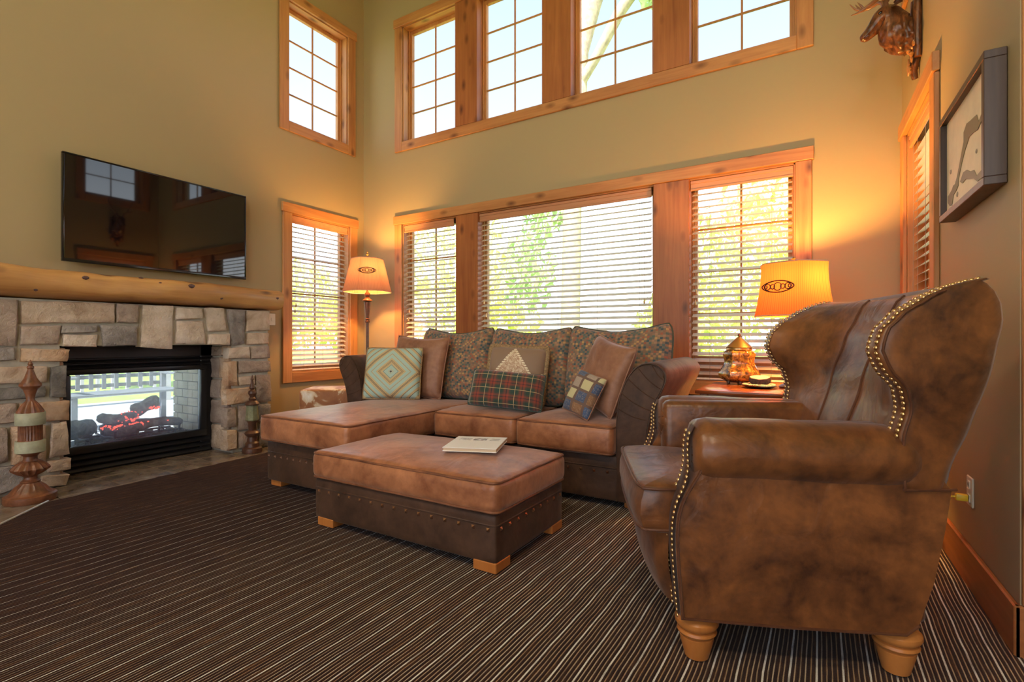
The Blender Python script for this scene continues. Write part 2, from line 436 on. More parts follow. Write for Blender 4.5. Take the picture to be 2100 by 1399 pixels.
wn = N.n('ShaderNodeTexWhiteNoise', noise_dimensions='1D'); N.l(idx, wn.inputs['W'])
dash = N.noise(N.coord('Object', (75, 6, 1)), 1.0, 3, 0.7)
dashm = N.math('ADD', 0.45, N.math('MULTIPLY', N.math('SUBTRACT', dash, 0.36), 4.0, clamp=True), clamp=True)
knob = N.noise(N.coord('Object', (260, 200, 1)), 1.0, 2)
lit = N.math('MULTIPLY', N.math('MULTIPLY', ln, dashm), N.math('ADD', 0.6, N.math('MULTIPLY', knob, 0.7)), clamp=True)
linec = N.mix(big, N.mix(wn.outputs['Value'], (0.36, 0.22, 0.115), (0.58, 0.46, 0.34)), (0.78, 0.74, 0.69))
basec = N.ramp(N.noise(N.coord('Object', (60, 7, 1)), 1.0, 4, 0.7), [(0.35, (0.020, 0.009, 0.008)), (0.55, (0.036, 0.016, 0.011)), (0.75, (0.10, 0.042, 0.015))])
N.set(base=N.mix(lit, basec, linec), rough=0.92, spec=0.08, sheen=0.08, sheenr=0.5)
N.bump(knob, 0.5, 0.003); CARPET = N.m
# loop pile: ridges of dark yarn with pale rows sunk between them
def carpet_edge(x):
    if x < -4.24: return 3.02
    if x < -4.20: return 2.68 + (-4.20-x)/0.04*0.34
    if x < -4.07: return 1.20 + (-4.07-x)/0.13*1.48
    return max(1.20 - (x+4.07)*1.017, 0.25)
def make_carpet():
    V = []; F = []; UVs = []; SEG = 84; cols = []
    k0 = math.floor((XL+20)/PER)+1; k1 = math.floor((1.2+20)/PER)
    for k in range(k0, k1):
        prof = ((0.0, 0.0), (0.44, 0.0), (0.56, 0.0020), (0.74, 0.0025), (0.92, 0.0020)) if k % 5 == 0 else ((0.0, 0.0), (0.30, 0.0), (0.42, 0.0020), (0.66, 0.0026), (0.90, 0.0020))
        for f, h in prof: cols.append((k+f, h))
    for (u, h) in cols:
        x = u*PER - 20; ya = carpet_edge(x); b = len(V)
        for j in range(SEG+1):
            y = ya + (YB-ya)*j/SEG
            V.append((x + 0.0034*noise.noise(Vector((x*3.0, y*7.0, 0))) + 0.0010*noise.noise(Vector((x*40, y*24, 2))), y, 0.0050+h)); UVs.append((u, y))
    n = SEG+1
    for c in range(len(cols)-1):
        for j in range(SEG):
            a = c*n+j; F.append((a, a+n, a+n+1, a+1))
    me = bpy.data.meshes.new('carpet'); me.from_pydata(V, [], F); me.materials.append(CARPET)
    uvl = me.uv_layers.new(name='UVMap'); li = [0]*len(me.loops); me.loops.foreach_get('vertex_index', li)
    flat = [0.0]*(2*len(li))
    for i_, v_ in enumerate(li): flat[2*i_], flat[2*i_+1] = UVs[v_]
    uvl.data.foreach_set('uv', flat)
    for p_ in me.polygons: p_.use_smooth = True
    return link('carpet', me, FL)
make_carpet()
def flat_carpet(name, poly):
    g = G(); uvl = g.bm.loops.layers.uv.new('UVMap')
    f = g.bm.faces.new([g.bm.verts.new((a, b, 0.006)) for a, b in poly])
    for l in f.loops: l[uvl].uv = ((l.vert.co.x+20)/PER, l.vert.co.y)
    g.obj(name, CARPET, FL, 0)
flat_carpet('carpet_run', [(-3.13, 0.25), (0.75, YF), (XE, YF), (XE, 0.25)])
flat_carpet('carpet_run', [(1.18, 0.25), (XE, 0.25), (XE, YB), (1.18, YB)])
g = G(); g.prism([(XL-0.2, YF), (XE, YF), (XE, YB), (XL-0.2, YB)], -0.1, -0.012, lambda a, b, t: (a, b, t)); g.obj('subfloor', plain('grout', (0.30, 0.25, 0.21), 0.9), FL, 0)
N = NT('slate_tile'); v = N.coord('Object')
f = N.noise(v, 4, 6, 0.7, 0.5)
N.set(base=N.ramp(f, [(0.3, (0.10, 0.075, 0.055)), (0.5, (0.20, 0.15, 0.115)), (0.68, (0.30, 0.25, 0.205))]), rough=0.22, spec=0.5); N.bump(N.noise(v, 14, 5), 0.12, 0.006); TILE = N.m
tm = None
for i in range(8):
    for j in range(-10, 7):
        x0 = -4.84 + i*0.345; y0 = 0.94 + j*0.345
        # keep the tiles on the hearth side of the carpet edge
        cxm, cym = x0+0.17, y0+0.17
        if cym > 3.02: continue
        edge = -4.09 if cym > 1.2 else -4.07 + (1.2-cym)*1.02
        if x0 > edge: continue
        if tm is None:
            g = G(); g.box(0, 0.338, 0, 0.338, -0.012, 0.0, 0.002); tm = g.mesh('tile', TILE, 30)
        o = link('tile', tm, FL); o.location = (x0, y0, -0.001*((i*7+j*3) % 3)*0.4)
g = G(); g.tube([(-4.08, 1.21, 0.010), (-3.78, 0.915, 0.010), (0.70, -3.66, 0.010)], 0.006, 6); g.obj('edge_strip', plain('aluminium_strip', (0.85, 0.85, 0.86), 0.25, 0.6), FL)

# ------------------------------------------------------------------ wooden blinds
def blind(label, place, a0, a1, zt, zb, cords, tas, group='wooden blinds', n=None, tilt=27, notch=False, ax=0):
    B = thing('window_blind', label, 'blind', place((a0+a1)/2, 0.06, zb), 0, group)
    dc = 0.058; hw = 0.031; sp = 0.0535
    g = G()
    g.box(a0, a1, 0.012, 0.026, zt-0.085, zt, 0.003); g.box(a0, a1, 0.006, 0.014, zt-0.030, zt-0.004, 0.003); g.box(a0, a1, 0.007, 0.014, zt-0.085, zt-0.068, 0.003)
    g.map(lambda v: Vector(place(v.x, v.y, v.z))); g.obj('valance', VAL, B, 30)
    g = G(); g.box(a0+0.01, a1-0.01, 0.032, 0.083, zt-0.05, zt-0.004, 0.002); g.map(lambda v: Vector(place(v.x, v.y, v.z))); g.obj('head_rail', BLACK, B, 30)
    t = rad(tilt)
    def sl(u, w):
        k = (w-0.5)*2; d = k*hw; cr = 0.0022*(1-k*k)
        return Vector(place(a0+0.008 + (a1-a0-0.016)*u, dc + d*math.cos(t) - cr*math.sin(t), d*math.sin(t) + cr*math.cos(t)))
    g = G(); top = g.grid(sl, 1, 4)
    for f in list(g.bm.faces): pass
    ext = bmesh.ops.solidify(g.bm, geom=list(g.bm.faces), thickness=0.0020)
    me = g.mesh('slat', SLAT, 30)
    z = zt - 0.115
    while z > zb + 0.045:
        o = link('slat', me, B); o.location.z = z; z -= sp
        if o.matrix_parent_inverse is not None: pass
    g = G(); g.box(a0+0.006, a1-0.006, dc-0.028, dc+0.028, zb+0.004, zb+0.020, 0.004); g.map(lambda v: Vector(place(v.x, v.y, v.z))); g.obj('bottom_rail', SLAT, B, 30)
    for c in cords:
        a = a0 + (a1-a0)*c
        for dd in (-0.030, 0.030):
            g = G(); g.tube([place(a, dc+dd, zb+0.012), place(a, dc+dd, zt-0.05)], 0.0012, 5); g.obj('ladder_cord', CORD, B)
    for (c, z) in tas:
        a = a0 + (a1-a0)*c
        g = G(); g.tube([place(a, 0.016, z), place(a, 0.020, zt-0.05)], 0.0011, 5); cd = g.obj('pull_cord', CORD, B)
        g = G(); p = place(a, 0.016, z); g.lathe([(0.003, 0.0), (0.010, -0.004+0.004), (0.008, 0.012), (0.004, 0.03), (0.003, 0.04)], (p[0], p[1], p[2]-0.035), 8); g.obj('tassel', BRASSY, cd)
    return B
blind('open wooden blind in the window beside the stone fireplace', pL, L_LOW[0]+0.014, L_LOW[1]-0.014, L_LOW[3]-0.012, L_LOW[2]+0.012, (0.22, 0.55, 0.88), ((0.075, 1.40), (0.06, 1.33)), ax=1)
blind('narrow wooden blind in the window nearest the floor lamp on the sofa wall', pB, -4.186, -3.46, 2.34, 0.667, (0.18, 0.47, 0.8), ((0.10, 1.36), (0.085, 1.26), (0.93, 1.32)))
blind('widest wooden blind hanging behind the sofa back cushions', pB, -3.115, -1.285, 2.34, 0.667, (0.06, 0.24, 0.5, 0.72, 0.94), ((0.03, 1.42), (0.045, 1.28), (0.965, 1.36)))
blind('wooden blind behind the amber lantern and the table lamp', pB, -0.955, -0.196, 2.34, 0.667, (0.2, 0.8), ((0.06, 1.42), (0.05, 1.33)))
blind('wooden blind seen edge on beside the framed map', pR, R_LOW[0]+0.014, R_LOW[1]-0.014, R_LOW[3]-0.012, R_LOW[2]+0.012, (0.2, 0.5, 0.8), ((0.9, 1.3),), ax=1)

# ================================================================== FIREPLACE
SX = -4.45                                # face of the stones
ST = thing('fireplace', 'stacked stone fireplace with a black framed glass firebox', 'fireplace', (-4.62, 1.98, 0.0))
def stonemat(name, a, b, c, sc=5):
    N = NT(name); v = N.coord('Object')
    f = N.noise(v, sc, 7, 0.68, 0.6)
    N.set(base=N.ramp(f, [(0.3, a), (0.5, b), (0.7, c)]), rough=0.85, spec=0.2)
    h = N.math('ADD', N.noise(v, 22, 6, 0.7, 0.4), N.math('MULTIPLY', N.noise(v, 7, 3, 0.5, 1.2), 0.8)); N.bump(h, 0.8, 0.03)
    return N.m
S_TAN = [stonemat('tan_stone', (0.380, 0.253, 0.171), (0.575, 0.437, 0.330), (0.713, 0.575, 0.476)), stonemat('ochre_stone', (0.414, 0.230, 0.132), (0.598, 0.402, 0.265), (0.690, 0.529, 0.409)),
         stonemat('cream_stone', (0.483, 0.368, 0.277), (0.655, 0.529, 0.423), (0.759, 0.644, 0.568))]
S_GRY = [stonemat('grey_stone', (0.172, 0.147, 0.137), (0.310, 0.270, 0.249), (0.437, 0.388, 0.357)), stonemat('mauve_stone', (0.253, 0.182, 0.149), (0.402, 0.305, 0.249), (0.529, 0.422, 0.345)),
         stonemat('slate_stone', (0.115, 0.105, 0.102), (0.218, 0.200, 0.184), (0.345, 0.305, 0.285))]
MORTAR = plain('mortar', (0.44, 0.40, 0.33), 0.95, var=0.15, scale=14, bump=0.4)
# outlines on the stone face, (y, z) in metres
def pix(px, py, x):
    s, c = math.sin(rad(31.3)), math.cos(rad(31.3)); a = px-1050; dx = -s*1050+c*a; dy = c*1050+s*a
    return (dy*x/dx, 1.0 + (698-py)*x/dx)
def z1(p): return pix(p[0]/2.4983, 520+p[1]/2.4983, SX)
def z2(p): return pix(260+p[0]/3.8875, 600+p[1]/3.8875, SX)
FRONT = [
 (z1, 'g1', [(-60, 228), (95, 240), (85, 475), (-60, 470)]), (z1, 't0', [(112, 240), (588, 255), (585, 355), (118, 358)]),
 (z1, 'g1', [(605, 257), (712, 262), (705, 357), (598, 352)]), (z1, 't2', [(735, 266), (888, 270), (888, 488), (722, 478)]),
 (z1, 't2', [(905, 278), (1035, 282), (1038, 335), (905, 335)]), (z1, 't2', [(912, 345), (1045, 348), (1058, 465), (905, 462)]),
 (z1, 't2', [(1052, 280), (1152, 282), (1162, 395), (1070, 402)]), (z1, 't2', [(1075, 415), (1180, 412), (1178, 470), (1072, 468)]),
 (z1, 'g0', [(1168, 288), (1258, 290), (1258, 460), (1195, 472)]), (z1, 't0', [(1268, 292), (1383, 290), (1383, 395), (1265, 398)]),
 (z1, 't0', [(1270, 408), (1380, 406), (1382, 462), (1268, 465)]), (z1, 'g1', [(112, 370), (308, 370), (305, 467), (110, 465)]),
 (z1, 'g0', [(322, 370), (500, 372), (498, 405), (320, 407)]), (z1, 't2', [(330, 415), (498, 413), (498, 478), (325, 478)]),
 (z1, 'g0', [(520, 365), (700, 370), (702, 470), (530, 478)]), (z1, 'g0', [(-60, 475), (80, 480), (80, 550), (-60, 555)]),
 (z1, 't1', [(115, 488), (358, 490), (345, 555), (110, 555)]), (z1, 't0', [(-60, 580), (242, 575), (240, 660), (-60, 670)]),
 (z1, 'g2', [(262, 580), (345, 575), (342, 735), (258, 740)]), (z1, 'g2', [(-60, 690), (232, 680), (230, 735), (-60, 755)]),
 (z1, 'g1', [(-60, 775), (85, 768), (82, 870), (-60, 885)]), (z1, 't1', [(105, 772), (358, 756), (356, 855), (108, 866)]),
 (z1, 'g1', [(-60, 900), (42, 895), (40, 1070), (-60, 1085)]), (z1, 't1', [(62, 888), (238, 880), (238, 1068), (65, 1082)]),
 (z1, 't0', [(268, 870), (345, 862), (360, 1030), (262, 1045)]), (z1, 't0', [(240, 1065), (365, 1050), (365, 1105), (250, 1125)]),
 (z1, 'g0', [(-60, 1100), (190, 1078), (190, 1172), (-60, 1255)]), (z1, 't0', [(215, 1142), (355, 1128), (345, 1190), (200, 1200)]),
 (z2, 't2', [(815, 440), (985, 432), (988, 520), (815, 525)]), (z2, 'g1', [(995, 432), (1140, 428), (1145, 525), (995, 528)]),
 (z2, 't1', [(805, 552), (880, 550), (888, 740), (812, 745)]), (z2, 'g1', [(900, 548), (1150, 545), (1155, 632), (900, 642)]),
 (z2, 't0', [(900, 675), (1020, 665), (1025, 735), (900, 742)]), (z2, 'g1', [(1035, 660), (1150, 655), (1160, 870), (1035, 880)]),
 (z2, 't1', [(800, 772), (1022, 752), (1022, 868), (805, 905)]), (z2, 'g1', [(800, 925), (878, 912), (878, 1070), (800, 1078)]),
 (z2, 'g1', [(895, 905), (1040, 895), (1045, 1085), (895, 1095)]), (z2, 't0', [(795, 1098), (878, 1095), (878, 1250), (795, 1262)]),
 (z2, 'g1', [(900, 1112), (1045, 1102), (1045, 1235), (900, 1245)]), (z2, 'g0', [(1055, 895), (1150, 890), (1145, 1020), (1055, 1030)]),
 (z2, 'g0', [(1058, 1048), (1145, 1038), (1145, 1220), (1058, 1232)]),
]
def stone(poly, place, mat, depth, seed, label=None):
    """rough block: outline poly (a, b), proud towards +t"""
    r = random.Random(seed); n = 7
    cx = sum(p[0] for p in poly)/4; cy = sum(p[1] for p in poly)/4
    j = [(p[0]+r.uniform(-.004, .004), p[1]+r.uniform(-.004, .004)) for p in poly]
    off = Vector((r.uniform(0, 50), r.uniform(0, 50), 0))
    g = G()
    def q(u, v):
        a = [(1-u)*(1-v)*j[0][k] + u*(1-v)*j[1][k] + u*v*j[2][k] + (1-u)*v*j[3][k] for k in (0, 1)]
        e = min(u, 1-u, v, 1-v)
        w = noise.noise(Vector((a[0]*9, a[1]*9, 0))+off)
        if e < 1e-6: a[0] += 0.006*noise.noise(Vector((a[0]*22, a[1]*22, 3))+off); a[1] += 0.006*noise.noise(Vector((a[0]*22, a[1]*22, 9))+off)
        t = depth + 0.012*w + 0.007*noise.noise(Vector((a[0]*26, a[1]*26, 5))+off) - (0.010 if e < 1e-6 else 0.0)
        return a[0], a[1], t
    # front grid with the edge rings pulled tight to the rim
    def fu(u): return {0: 0.0, 1: 0.06, n-1: 0.94, n: 1.0}.get(round(u*n), u)
    vs = g.grid(lambda u, v: place(*q(fu(u), fu(v))), n, n)
    rim = [vs[i][0] for i in range(n+1)] + [vs[n][k] for k in range(1, n+1)] + [vs[i][n] for i in range(n-1, -1, -1)] + [vs[0][k] for k in range(n-1, 0, -1)]
    par = [(fu(i/n), 0) for i in range(n+1)] + [(1, fu(k/n)) for k in range(1, n+1)] + [(fu(i/n), 1) for i in range(n-1, -1, -1)] + [(0, fu(k/n)) for k in range(n-1, 0, -1)]
    back = []
    for (u, v) in par:
        a, b, t = q(u, v); back.append(g.bm.verts.new(place(a, b, -0.05)))
    m = len(rim)
    for i in range(m): g.bm.faces.new([rim[i], back[i], back[(i+1) % m], rim[(i+1) % m]])
    return g.obj('stone', mat, ST, 50)
for k, (fn, kind, pl) in enumerate(FRONT):
    poly = [fn(p) for p in pl]
    mat = (S_TAN if kind[0] == 't' else S_GRY)[int(kind[1])]
    stone(poly, lambda a, b, t: (SX - 0.045 + t, a, b), mat, 0.042 + 0.012*((k*37) % 5)/5, 100+k)
# the end of the surround past the traced stones
for k, (a0, a1, b0, b1, kind) in enumerate(((0.62, 0.80, 1.06, 1.26, 't0'), (0.82, 1.02, 0.96, 1.26, 'g1'), (0.62, 0.80, 0.86, 1.045, 'g0'), (0.82, 1.02, 0.80, 0.945, 't2'), (0.62, 1.02, 0.66, 0.785, 't1'), (0.62, 0.80, 0.80, 0.845, 't0'),
        (0.62, 0.84, 0.46, 0.645, 'g1'), (0.86, 1.02, 0.52, 0.645, 't0'), (0.86, 1.02, 0.36, 0.505, 'g2'), (0.62, 0.84, 0.30, 0.445, 't2'), (0.62, 1.02, 0.17, 0.285, 'g0'), (0.86, 1.02, 0.30, 0.345, 't1'), (0.62, 0.82, 0.02, 0.155, 't1'), (0.84, 1.02, 0.02, 0.155, 'g1'))):
    mat = (S_TAN if kind[0] == 't' else S_GRY)[int(kind[1])]
    stone([(a0, b0), (a1, b0), (a1, b1), (a0, b1)], lambda a, b, t: (SX - 0.045 + t, a, b), mat, 0.042 + 0.012*((k*37) % 5)/5, 500+k)
# the reveals beside the firebox opening
REV = [[(-4.80, -4.62, 0.86, 0.945), 'g1'], [(-4.61, -4.50, 0.865, 0.95), 't1'], [(-4.80, -4.66, 0.66, 0.845), 'g1'], [(-4.80, -4.64, 0.47, 0.645), 'g1'],
       [(-4.65, -4.50, 0.66, 0.85), 't1'], [(-4.63, -4.50, 0.475, 0.645), 't1'], [(-4.80, -4.50, 0.25, 0.455), 'g1'], [(-4.80, -4.50, 0.02, 0.235), 't0']]
for k, ((a0, a1, b0, b1), kind) in enumerate(REV):
    mat = (S_TAN if kind[0] == 't' else S_GRY)[int(kind[1])]
    stone([(a0, b0), (a1, b0), (a1, b1), (a0, b1)], lambda a, b, t: (a, 2.60 - t, b), mat, 0.035, 300+k)
    stone([(a0, b0), (a1, b0), (a1, b1), (a0, b1)], lambda a, b, t: (a, 1.385 + t, b), mat, 0.035, 340+k)
g = G()
g.box(XL+0.001, SX-0.03, 0.60, 1.39, 0, 1.275); g.box(XL+0.001, SX-0.03, 2.595, 2.93, 0, 1.275); g.box(XL+0.001, SX-0.03, 1.39, 2.595, 0.962, 1.275)
g.obj('mortar_core', MORTAR, ST, 0)

# ---- black insert: surround, louvres, glass door
IX = -4.775
INS = G()
INS.box(IX-0.05, IX, 1.40, 1.53, 0.0, 0.96, 0.004); INS.box(IX-0.05, IX, 2.475, 2.58, 0.0, 0.96, 0.004); INS.box(IX-0.05, IX, 1.40, 2.58, 0.86, 0.96, 0.004)
INS.box(IX-0.05, IX-0.02, 1.40, 2.58, 0.0, 0.2, 0.002); INS.box(IX-0.05, IX-0.02, 1.40, 2.58, 0.775, 0.87, 0.002)
ins = INS.obj('insert', BLACK, ST, 30)
for z0, z1_, xo in ((0.005, 0.045, 0.0), (0.052, 0.092, 0.006), (0.099, 0.140, 0.010), (0.785, 0.815, 0.006), (0.822, 0.852, 0.002)):
    g = G(); g.prism([(IX-0.03, z0), (IX+0.012+xo, z0+0.004), (IX+0.018+xo, z0+0.012), (IX-0.005, z1_)], 1.47, 2.555, lambda a, b, t: (a, t, b), 0.0); g.obj('louvre', BLACK, ins, 30)
g = G()
for (y0, y1, z0, z1_) in ((1.485, 2.515, 0.74, 0.782), (1.485, 2.515, 0.146, 0.205), (1.485, 1.54, 0.205, 0.74), (2.465, 2.515, 0.205, 0.74)):
    g.box(IX-0.02, IX+0.028, y0, y1, z0, z1_, 0.008, 2)
door = g.obj('glass_door', BLACK, ins, 30)
g = G(); g.box(IX-0.006, IX-0.002, 1.54, 2.465, 0.205, 0.74); g.obj('door_pane', FGLASS, door, 0)

# ---- firebox: brick liners, floor, rear glass open to the patio
FX = -5.34
FB = NT('firebox_brick'); v = FB.coord('Object'); FB.set(base=FB.ramp(FB.noise(v, 9, 5), [(0.3, (0.42, 0.35, 0.21)), (0.7, (0.60, 0.52, 0.35))]), rough=0.9); FBRICK = FB.m
g = G(); g.box(FX, IX-0.05, 1.36, 1.42, 0.12, 0.86); g.box(FX, IX-0.05, 2.53, 2.58, 0.12, 0.86); g.box(FX, IX-0.05, 1.36, 2.58, 0.86, 0.9); g.box(FX, IX-0.05, 1.36, 2.58, 0.10, 0.16)
fbx = g.obj('firebox', plain('firebox_dark', (0.10, 0.09, 0.07), 0.9), ST, 0)
bm_ = None
for row in range(9):
    for col in range(-1, 4):
        x0 = FX + col*0.178 + (0.089 if row % 2 else 0); z0 = 0.165 + row*0.076
        xa, xb = max(x0, FX+0.003), min(x0+0.170, IX-0.055)
        if xb-xa < 0.03: continue
        for (ya, yb) in ((2.512, 2.53), (1.42, 1.438)):
            g = G(); g.box(xa, xb, ya, yb, z0, z0+0.069, 0.003); g.obj('brick', FBRICK, fbx, 30)
g = G(); g.box(FX-0.006, FX-0.002, 1.42, 2.53, 0.16, 0.86); g.obj('rear_pane', glass('rear_fire_glass', 0.05, (0.95, 0.98, 1), 0.03), fbx, 0)
# grate
g = G()
for y in (1.70, 1.86, 2.02, 2.18, 2.34):
    g.tube([(-4.86, y, 0.27), (-4.87, y, 0.215), (-5.05, y, 0.205), (-5.22, y, 0.215), (-5.23, y, 0.27)], 0.009, 6)
g.tube([(-4.95, 1.64, 0.205), (-4.95, 2.40, 0.205)], 0.009, 6); g.tube([(-5.15, 1.64, 0.205), (-5.15, 2.40, 0.205)], 0.009, 6)
for y in (1.70, 2.34):
    for x in (-4.95, -5.15): g.tube([(x, y, 0.16), (x, y, 0.21)], 0.009, 6)
tag(g.obj('fire_grate', BLACK), 'black iron grate holding the logs in the firebox', 'grate')
N = NT('charred_log'); v = N.coord('Object'); f = N.noise(v, 11, 6, 0.7, 1.0)
N.set(base=N.ramp(f, [(0.32, (0.05, 0.05, 0.05)), (0.52, (0.17, 0.165, 0.15)), (0.72, (0.36, 0.34, 0.30))]), rough=0.95); N.bump(N.noise(v, 30, 5, 0.7), 0.7, 0.02); CHAR = N.m
def log(name, label, a, b, r, seed, group='logs in the firebox'):
    rr = random.Random(seed); A = Vector(a); B = Vector(b); n = 14; g = G(); pts = []; rs = []
    for i in range(n+1):
        t = i/n; p = A.lerp(B, t); p.z += 0.012*math.sin(t*5+seed); pts.append(p); rs.append(r*(0.86+0.28*noise.noise(Vector((t*3, seed, 0)))) * (0.55 if i in (0, n) else 1))
    g.tube(pts, rs, 12)
    g.map(lambda q: q + Vector((1, 1, 1))*0.006*noise.noise(q*40))
    return tag(g.obj(name, CHAR, None, 60), label, 'log', group)
log('fire_log', 'thick charred log lying at the brick free end of the grate', (-4.92, 1.60, 0.295), (-5.14, 1.78, 0.30), 0.075, 1)
log('fire_log', 'pale charred log lying low across the front of the grate', (-4.93, 1.79, 0.265), (-4.93, 2.08, 0.265), 0.05, 2)
log('fire_log', 'charred log slanting above the glowing embers', (-5.03, 1.80, 0.372), (-4.98, 2.06, 0.345), 0.045, 3)
log('fire_log', 'dark stubby log topmost of the firebox pile', (-5.10, 2.06, 0.395), (-5.02, 2.25, 0.455), 0.066, 4)
log('fire_log', 'long charred log at the brick lined end of the grate', (-5.075, 2.05, 0.268), (-5.03, 2.44, 0.262), 0.048, 5)
log('fire_log', 'charred log lying along the rear of the grate', (-5.155, 1.86, 0.268), (-5.165, 2.38, 0.268), 0.042, 6)
EM = NT('ember'); EM.set(base=(0.1, 0.02, 0.01), emis=(1.0, 0.09, 0.05), emis_s=1.6); EMBER = EM.m
from mathutils.bvhtree import BVHTree
LOGS = [BVHTree.FromPolygons([v_.co.copy() for v_ in o_.data.vertices], [tuple(p_.vertices) for p_ in o_.data.polygons]) for o_ in bpy.data.objects if o_.name.startswith('fire_log')]
def log_gap(t_, q_):
    h_ = t_.find_nearest(q_); return h_[3] if (q_-h_[0]).dot(h_[1]) > 0 else -h_[3]
g = G(); rr = random.Random(5)
for (y, z, x, s, n) in ((1.86, 0.305, -4.90, 0.05, 36), (2.06, 0.32, -4.94, 0.07, 48), (2.20, 0.385, -4.96, 0.045, 32), (2.02, 0.36, -4.99, 0.05, 26)):
    for i in range(n):                      # each chip lies on the skin of the nearest log
        q = Vector((x+rr.gauss(0, 0.012), y+rr.gauss(0, s), z+rr.gauss(0, 0.016))); d = rr.uniform(0.002, 0.0055)
        t_ = min(LOGS, key=lambda k_: abs(log_gap(k_, q))); h_ = t_.find_nearest(q); q = h_[0] + h_[1]*d*0.9
        if min(log_gap(k_, q) for k_ in LOGS) < d*0.6: continue
        g.box(q.x-d, q.x+d, q.y-d*1.6, q.y+d*1.6, q.z-d*.7, q.z+d*.7, 0, 1, Euler((rr.random()*3, rr.random()*3, rr.random()*3)))
tag(g.obj('glowing_embers', EMBER, None, 0), 'red glowing embers scattered between the charred logs', 'embers', None, 'stuff')
g = G()
for i in range(240):
    q = Vector((rr.uniform(FX+0.03, IX-0.07), rr.uniform(1.45, 2.50), 0.0)); d = rr.uniform(0.006, 0.014); q.z = 0.161 + d*1.15
    g.box(q.x-d, q.x+d, q.y-d, q.y+d, q.z-d*.7, q.z+d*.7, 0, 1, Euler((rr.random()*3, rr.random()*3, rr.random()*3)))
tag(g.obj('lava_rock', CHAR, None, 0), 'dark lava rock chips on the firebox floor', 'rock', None, 'stuff')

# ---- mantel: one rough-hewn log
g = G()
def mant(u, w):
    y = 0.70 + (3.02-0.70)*u; a = 2*math.pi*w
    ca, sa = math.cos(a), math.sin(a); e = 0.55
    x = math.copysign(abs(ca)**e, ca); z = math.copysign(abs(sa)**e, sa)
    k = 1 + 0.10*noise.noise(Vector((y*2.2, x*0.6, z*0.6))) + 0.05*noise.noise(Vector((y*7, x, z+4))) + 0.03*noise.noise(Vector((y*15, x*2, z*2)))
    taper = 1.0 - 0.10*u
    zz = 1.387 + z*0.106*k*taper + 0.012*noise.noise(Vector((y*1.6, 0, 9)))
    return Vector((min(-4.855 + 0.245 + x*0.235*k, -4.30) if x > 0 else -4.61 + x*0.238, y, zz))
vs = g.grid(mant, 60, 28, closev=True)
g.bm.faces.new(vs[0]); g.bm.faces.new(vs[-1])
MAN = tag(g.obj('mantel', LOGW, None, 60), 'rough hewn amber log mantel above the stones', 'mantel')
KNOT = plain('dark_knot', (0.10, 0.05, 0.045), 0.4, var=0.5, scale=60)
for (px_, py_, r_) in ((174, 570, .017), (74, 594, .013), (296, 570, .014), (330, 581, .012), (391, 587, .021), (452, 611, .019), (566, 612, .013)):
    y_, z_ = pix(px_, py_, -4.385)
    c_ = min((v_.co for v_ in MAN.data.vertices if v_.co.x > -4.6), key=lambda q_: (q_.y-y_)**2+(q_.z-z_)**2)
    g = G(); bmesh.ops.create_uvsphere(g.bm, u_segments=14, v_segments=8, radius=1.0, matrix=Matrix.Diagonal((0.008, r_*1.15, r_*0.85, 1))); g.map(lambda q_: q_ + Vector((c_.x-0.002, y_, z_)) + Vector((0, 1, 1))*0.004*noise.noise(q_*70)); g.obj('knot', KNOT, MAN, 60)

# ================================================================== TELEVISION
TV = thing('television', 'large flat black television mounted above the log mantel', 'television', (-4.76, 2.18, 1.58))
ty0, ty1, tz0, tz1, tx = 1.487, 2.88, 1.582, 2.385, -4.745
g = G(); g.box(tx-0.045, tx-0.012, ty0+0.01, ty1-0.01, tz0+0.01, tz1-0.01, 0.008, 2); g.obj('back_shell', BLACK, TV, 30)
b = 0.013
g = G()
for (y0, y1, z0, z1_) in ((ty0, ty1, tz1-b, tz1), (ty0, ty1, tz0, tz0+0.024), (ty0, ty0+b, tz0+0.024, tz1-b), (ty1-b, ty1, tz0+0.024, tz1-b)):
    g.box(tx-0.030, tx+0.003, y0, y1, z0, z1_, 0.0035, 2)
g.obj('bezel', BLACKG, TV, 30)
SN = NT('tv_screen'); SN.set(base=(0.003, 0.003, 0.005), rough=0.03, spec=0.5, ior=1.62); 
g = G(); g.box(tx-0.014, tx-0.002, ty0+b, ty1-b, tz0+0.024, tz1-b); g.obj('screen', SN.m, TV, 0)
g = G(); g.box(XL+0.003, tx-0.045, 1.98, 2.38, 1.80, 2.15, 0.004); g.obj('wall_bracket', BLACK, TV, 30)

# ================================================================== SWITCH, SOCKETS
SWP = thing('switch_plate', 'small ivory wall plate between fireplace and window', 'switch', (XL, 3.215, 1.15))
g = G(); g.box(XL+0.0005, XL+0.007, 3.18, 3.255, 1.155, 1.275, 0.003); g.obj('plate', IVORY, SWP, 30)
g = G(); g.box(XL+0.007, XL+0.013, 3.205, 3.23, 1.20, 1.232, 0.002); g.obj('toggle', IVORY, SWP, 30)
OUT = thing('wall_outlet', 'ivory double outlet low on the wall behind the wing chair', 'outlet', (xr(2.75), 2.75, 0.33))
def wr(g): return g.map(lambda v: Vector(pR(v.x, v.y, v.z)))
g = G(); g.box(2.71, 2.79, -0.008, -0.0005, 0.325, 0.445, 0.003); wr(g).obj('plate', IVORY, OUT, 30)
for z in (0.357, 0.412):
    g = G(); g.box(2.733, 2.767, -0.0105, -0.008, z-0.017, z+0.017, 0.004); s_ = wr(g).obj('socket', IVORY, OUT, 30)
    g = G(); g.box(2.741, 2.744, -0.0112, -0.0104, z-0.005, z+0.006); g.box(2.755, 2.758, -0.0112, -0.0104, z-0.005, z+0.006); wr(g).obj('slot', SOCK, s_, 0)
YEL = plain('yellow_plastic', (0.80, 0.55, 0.04), 0.35)
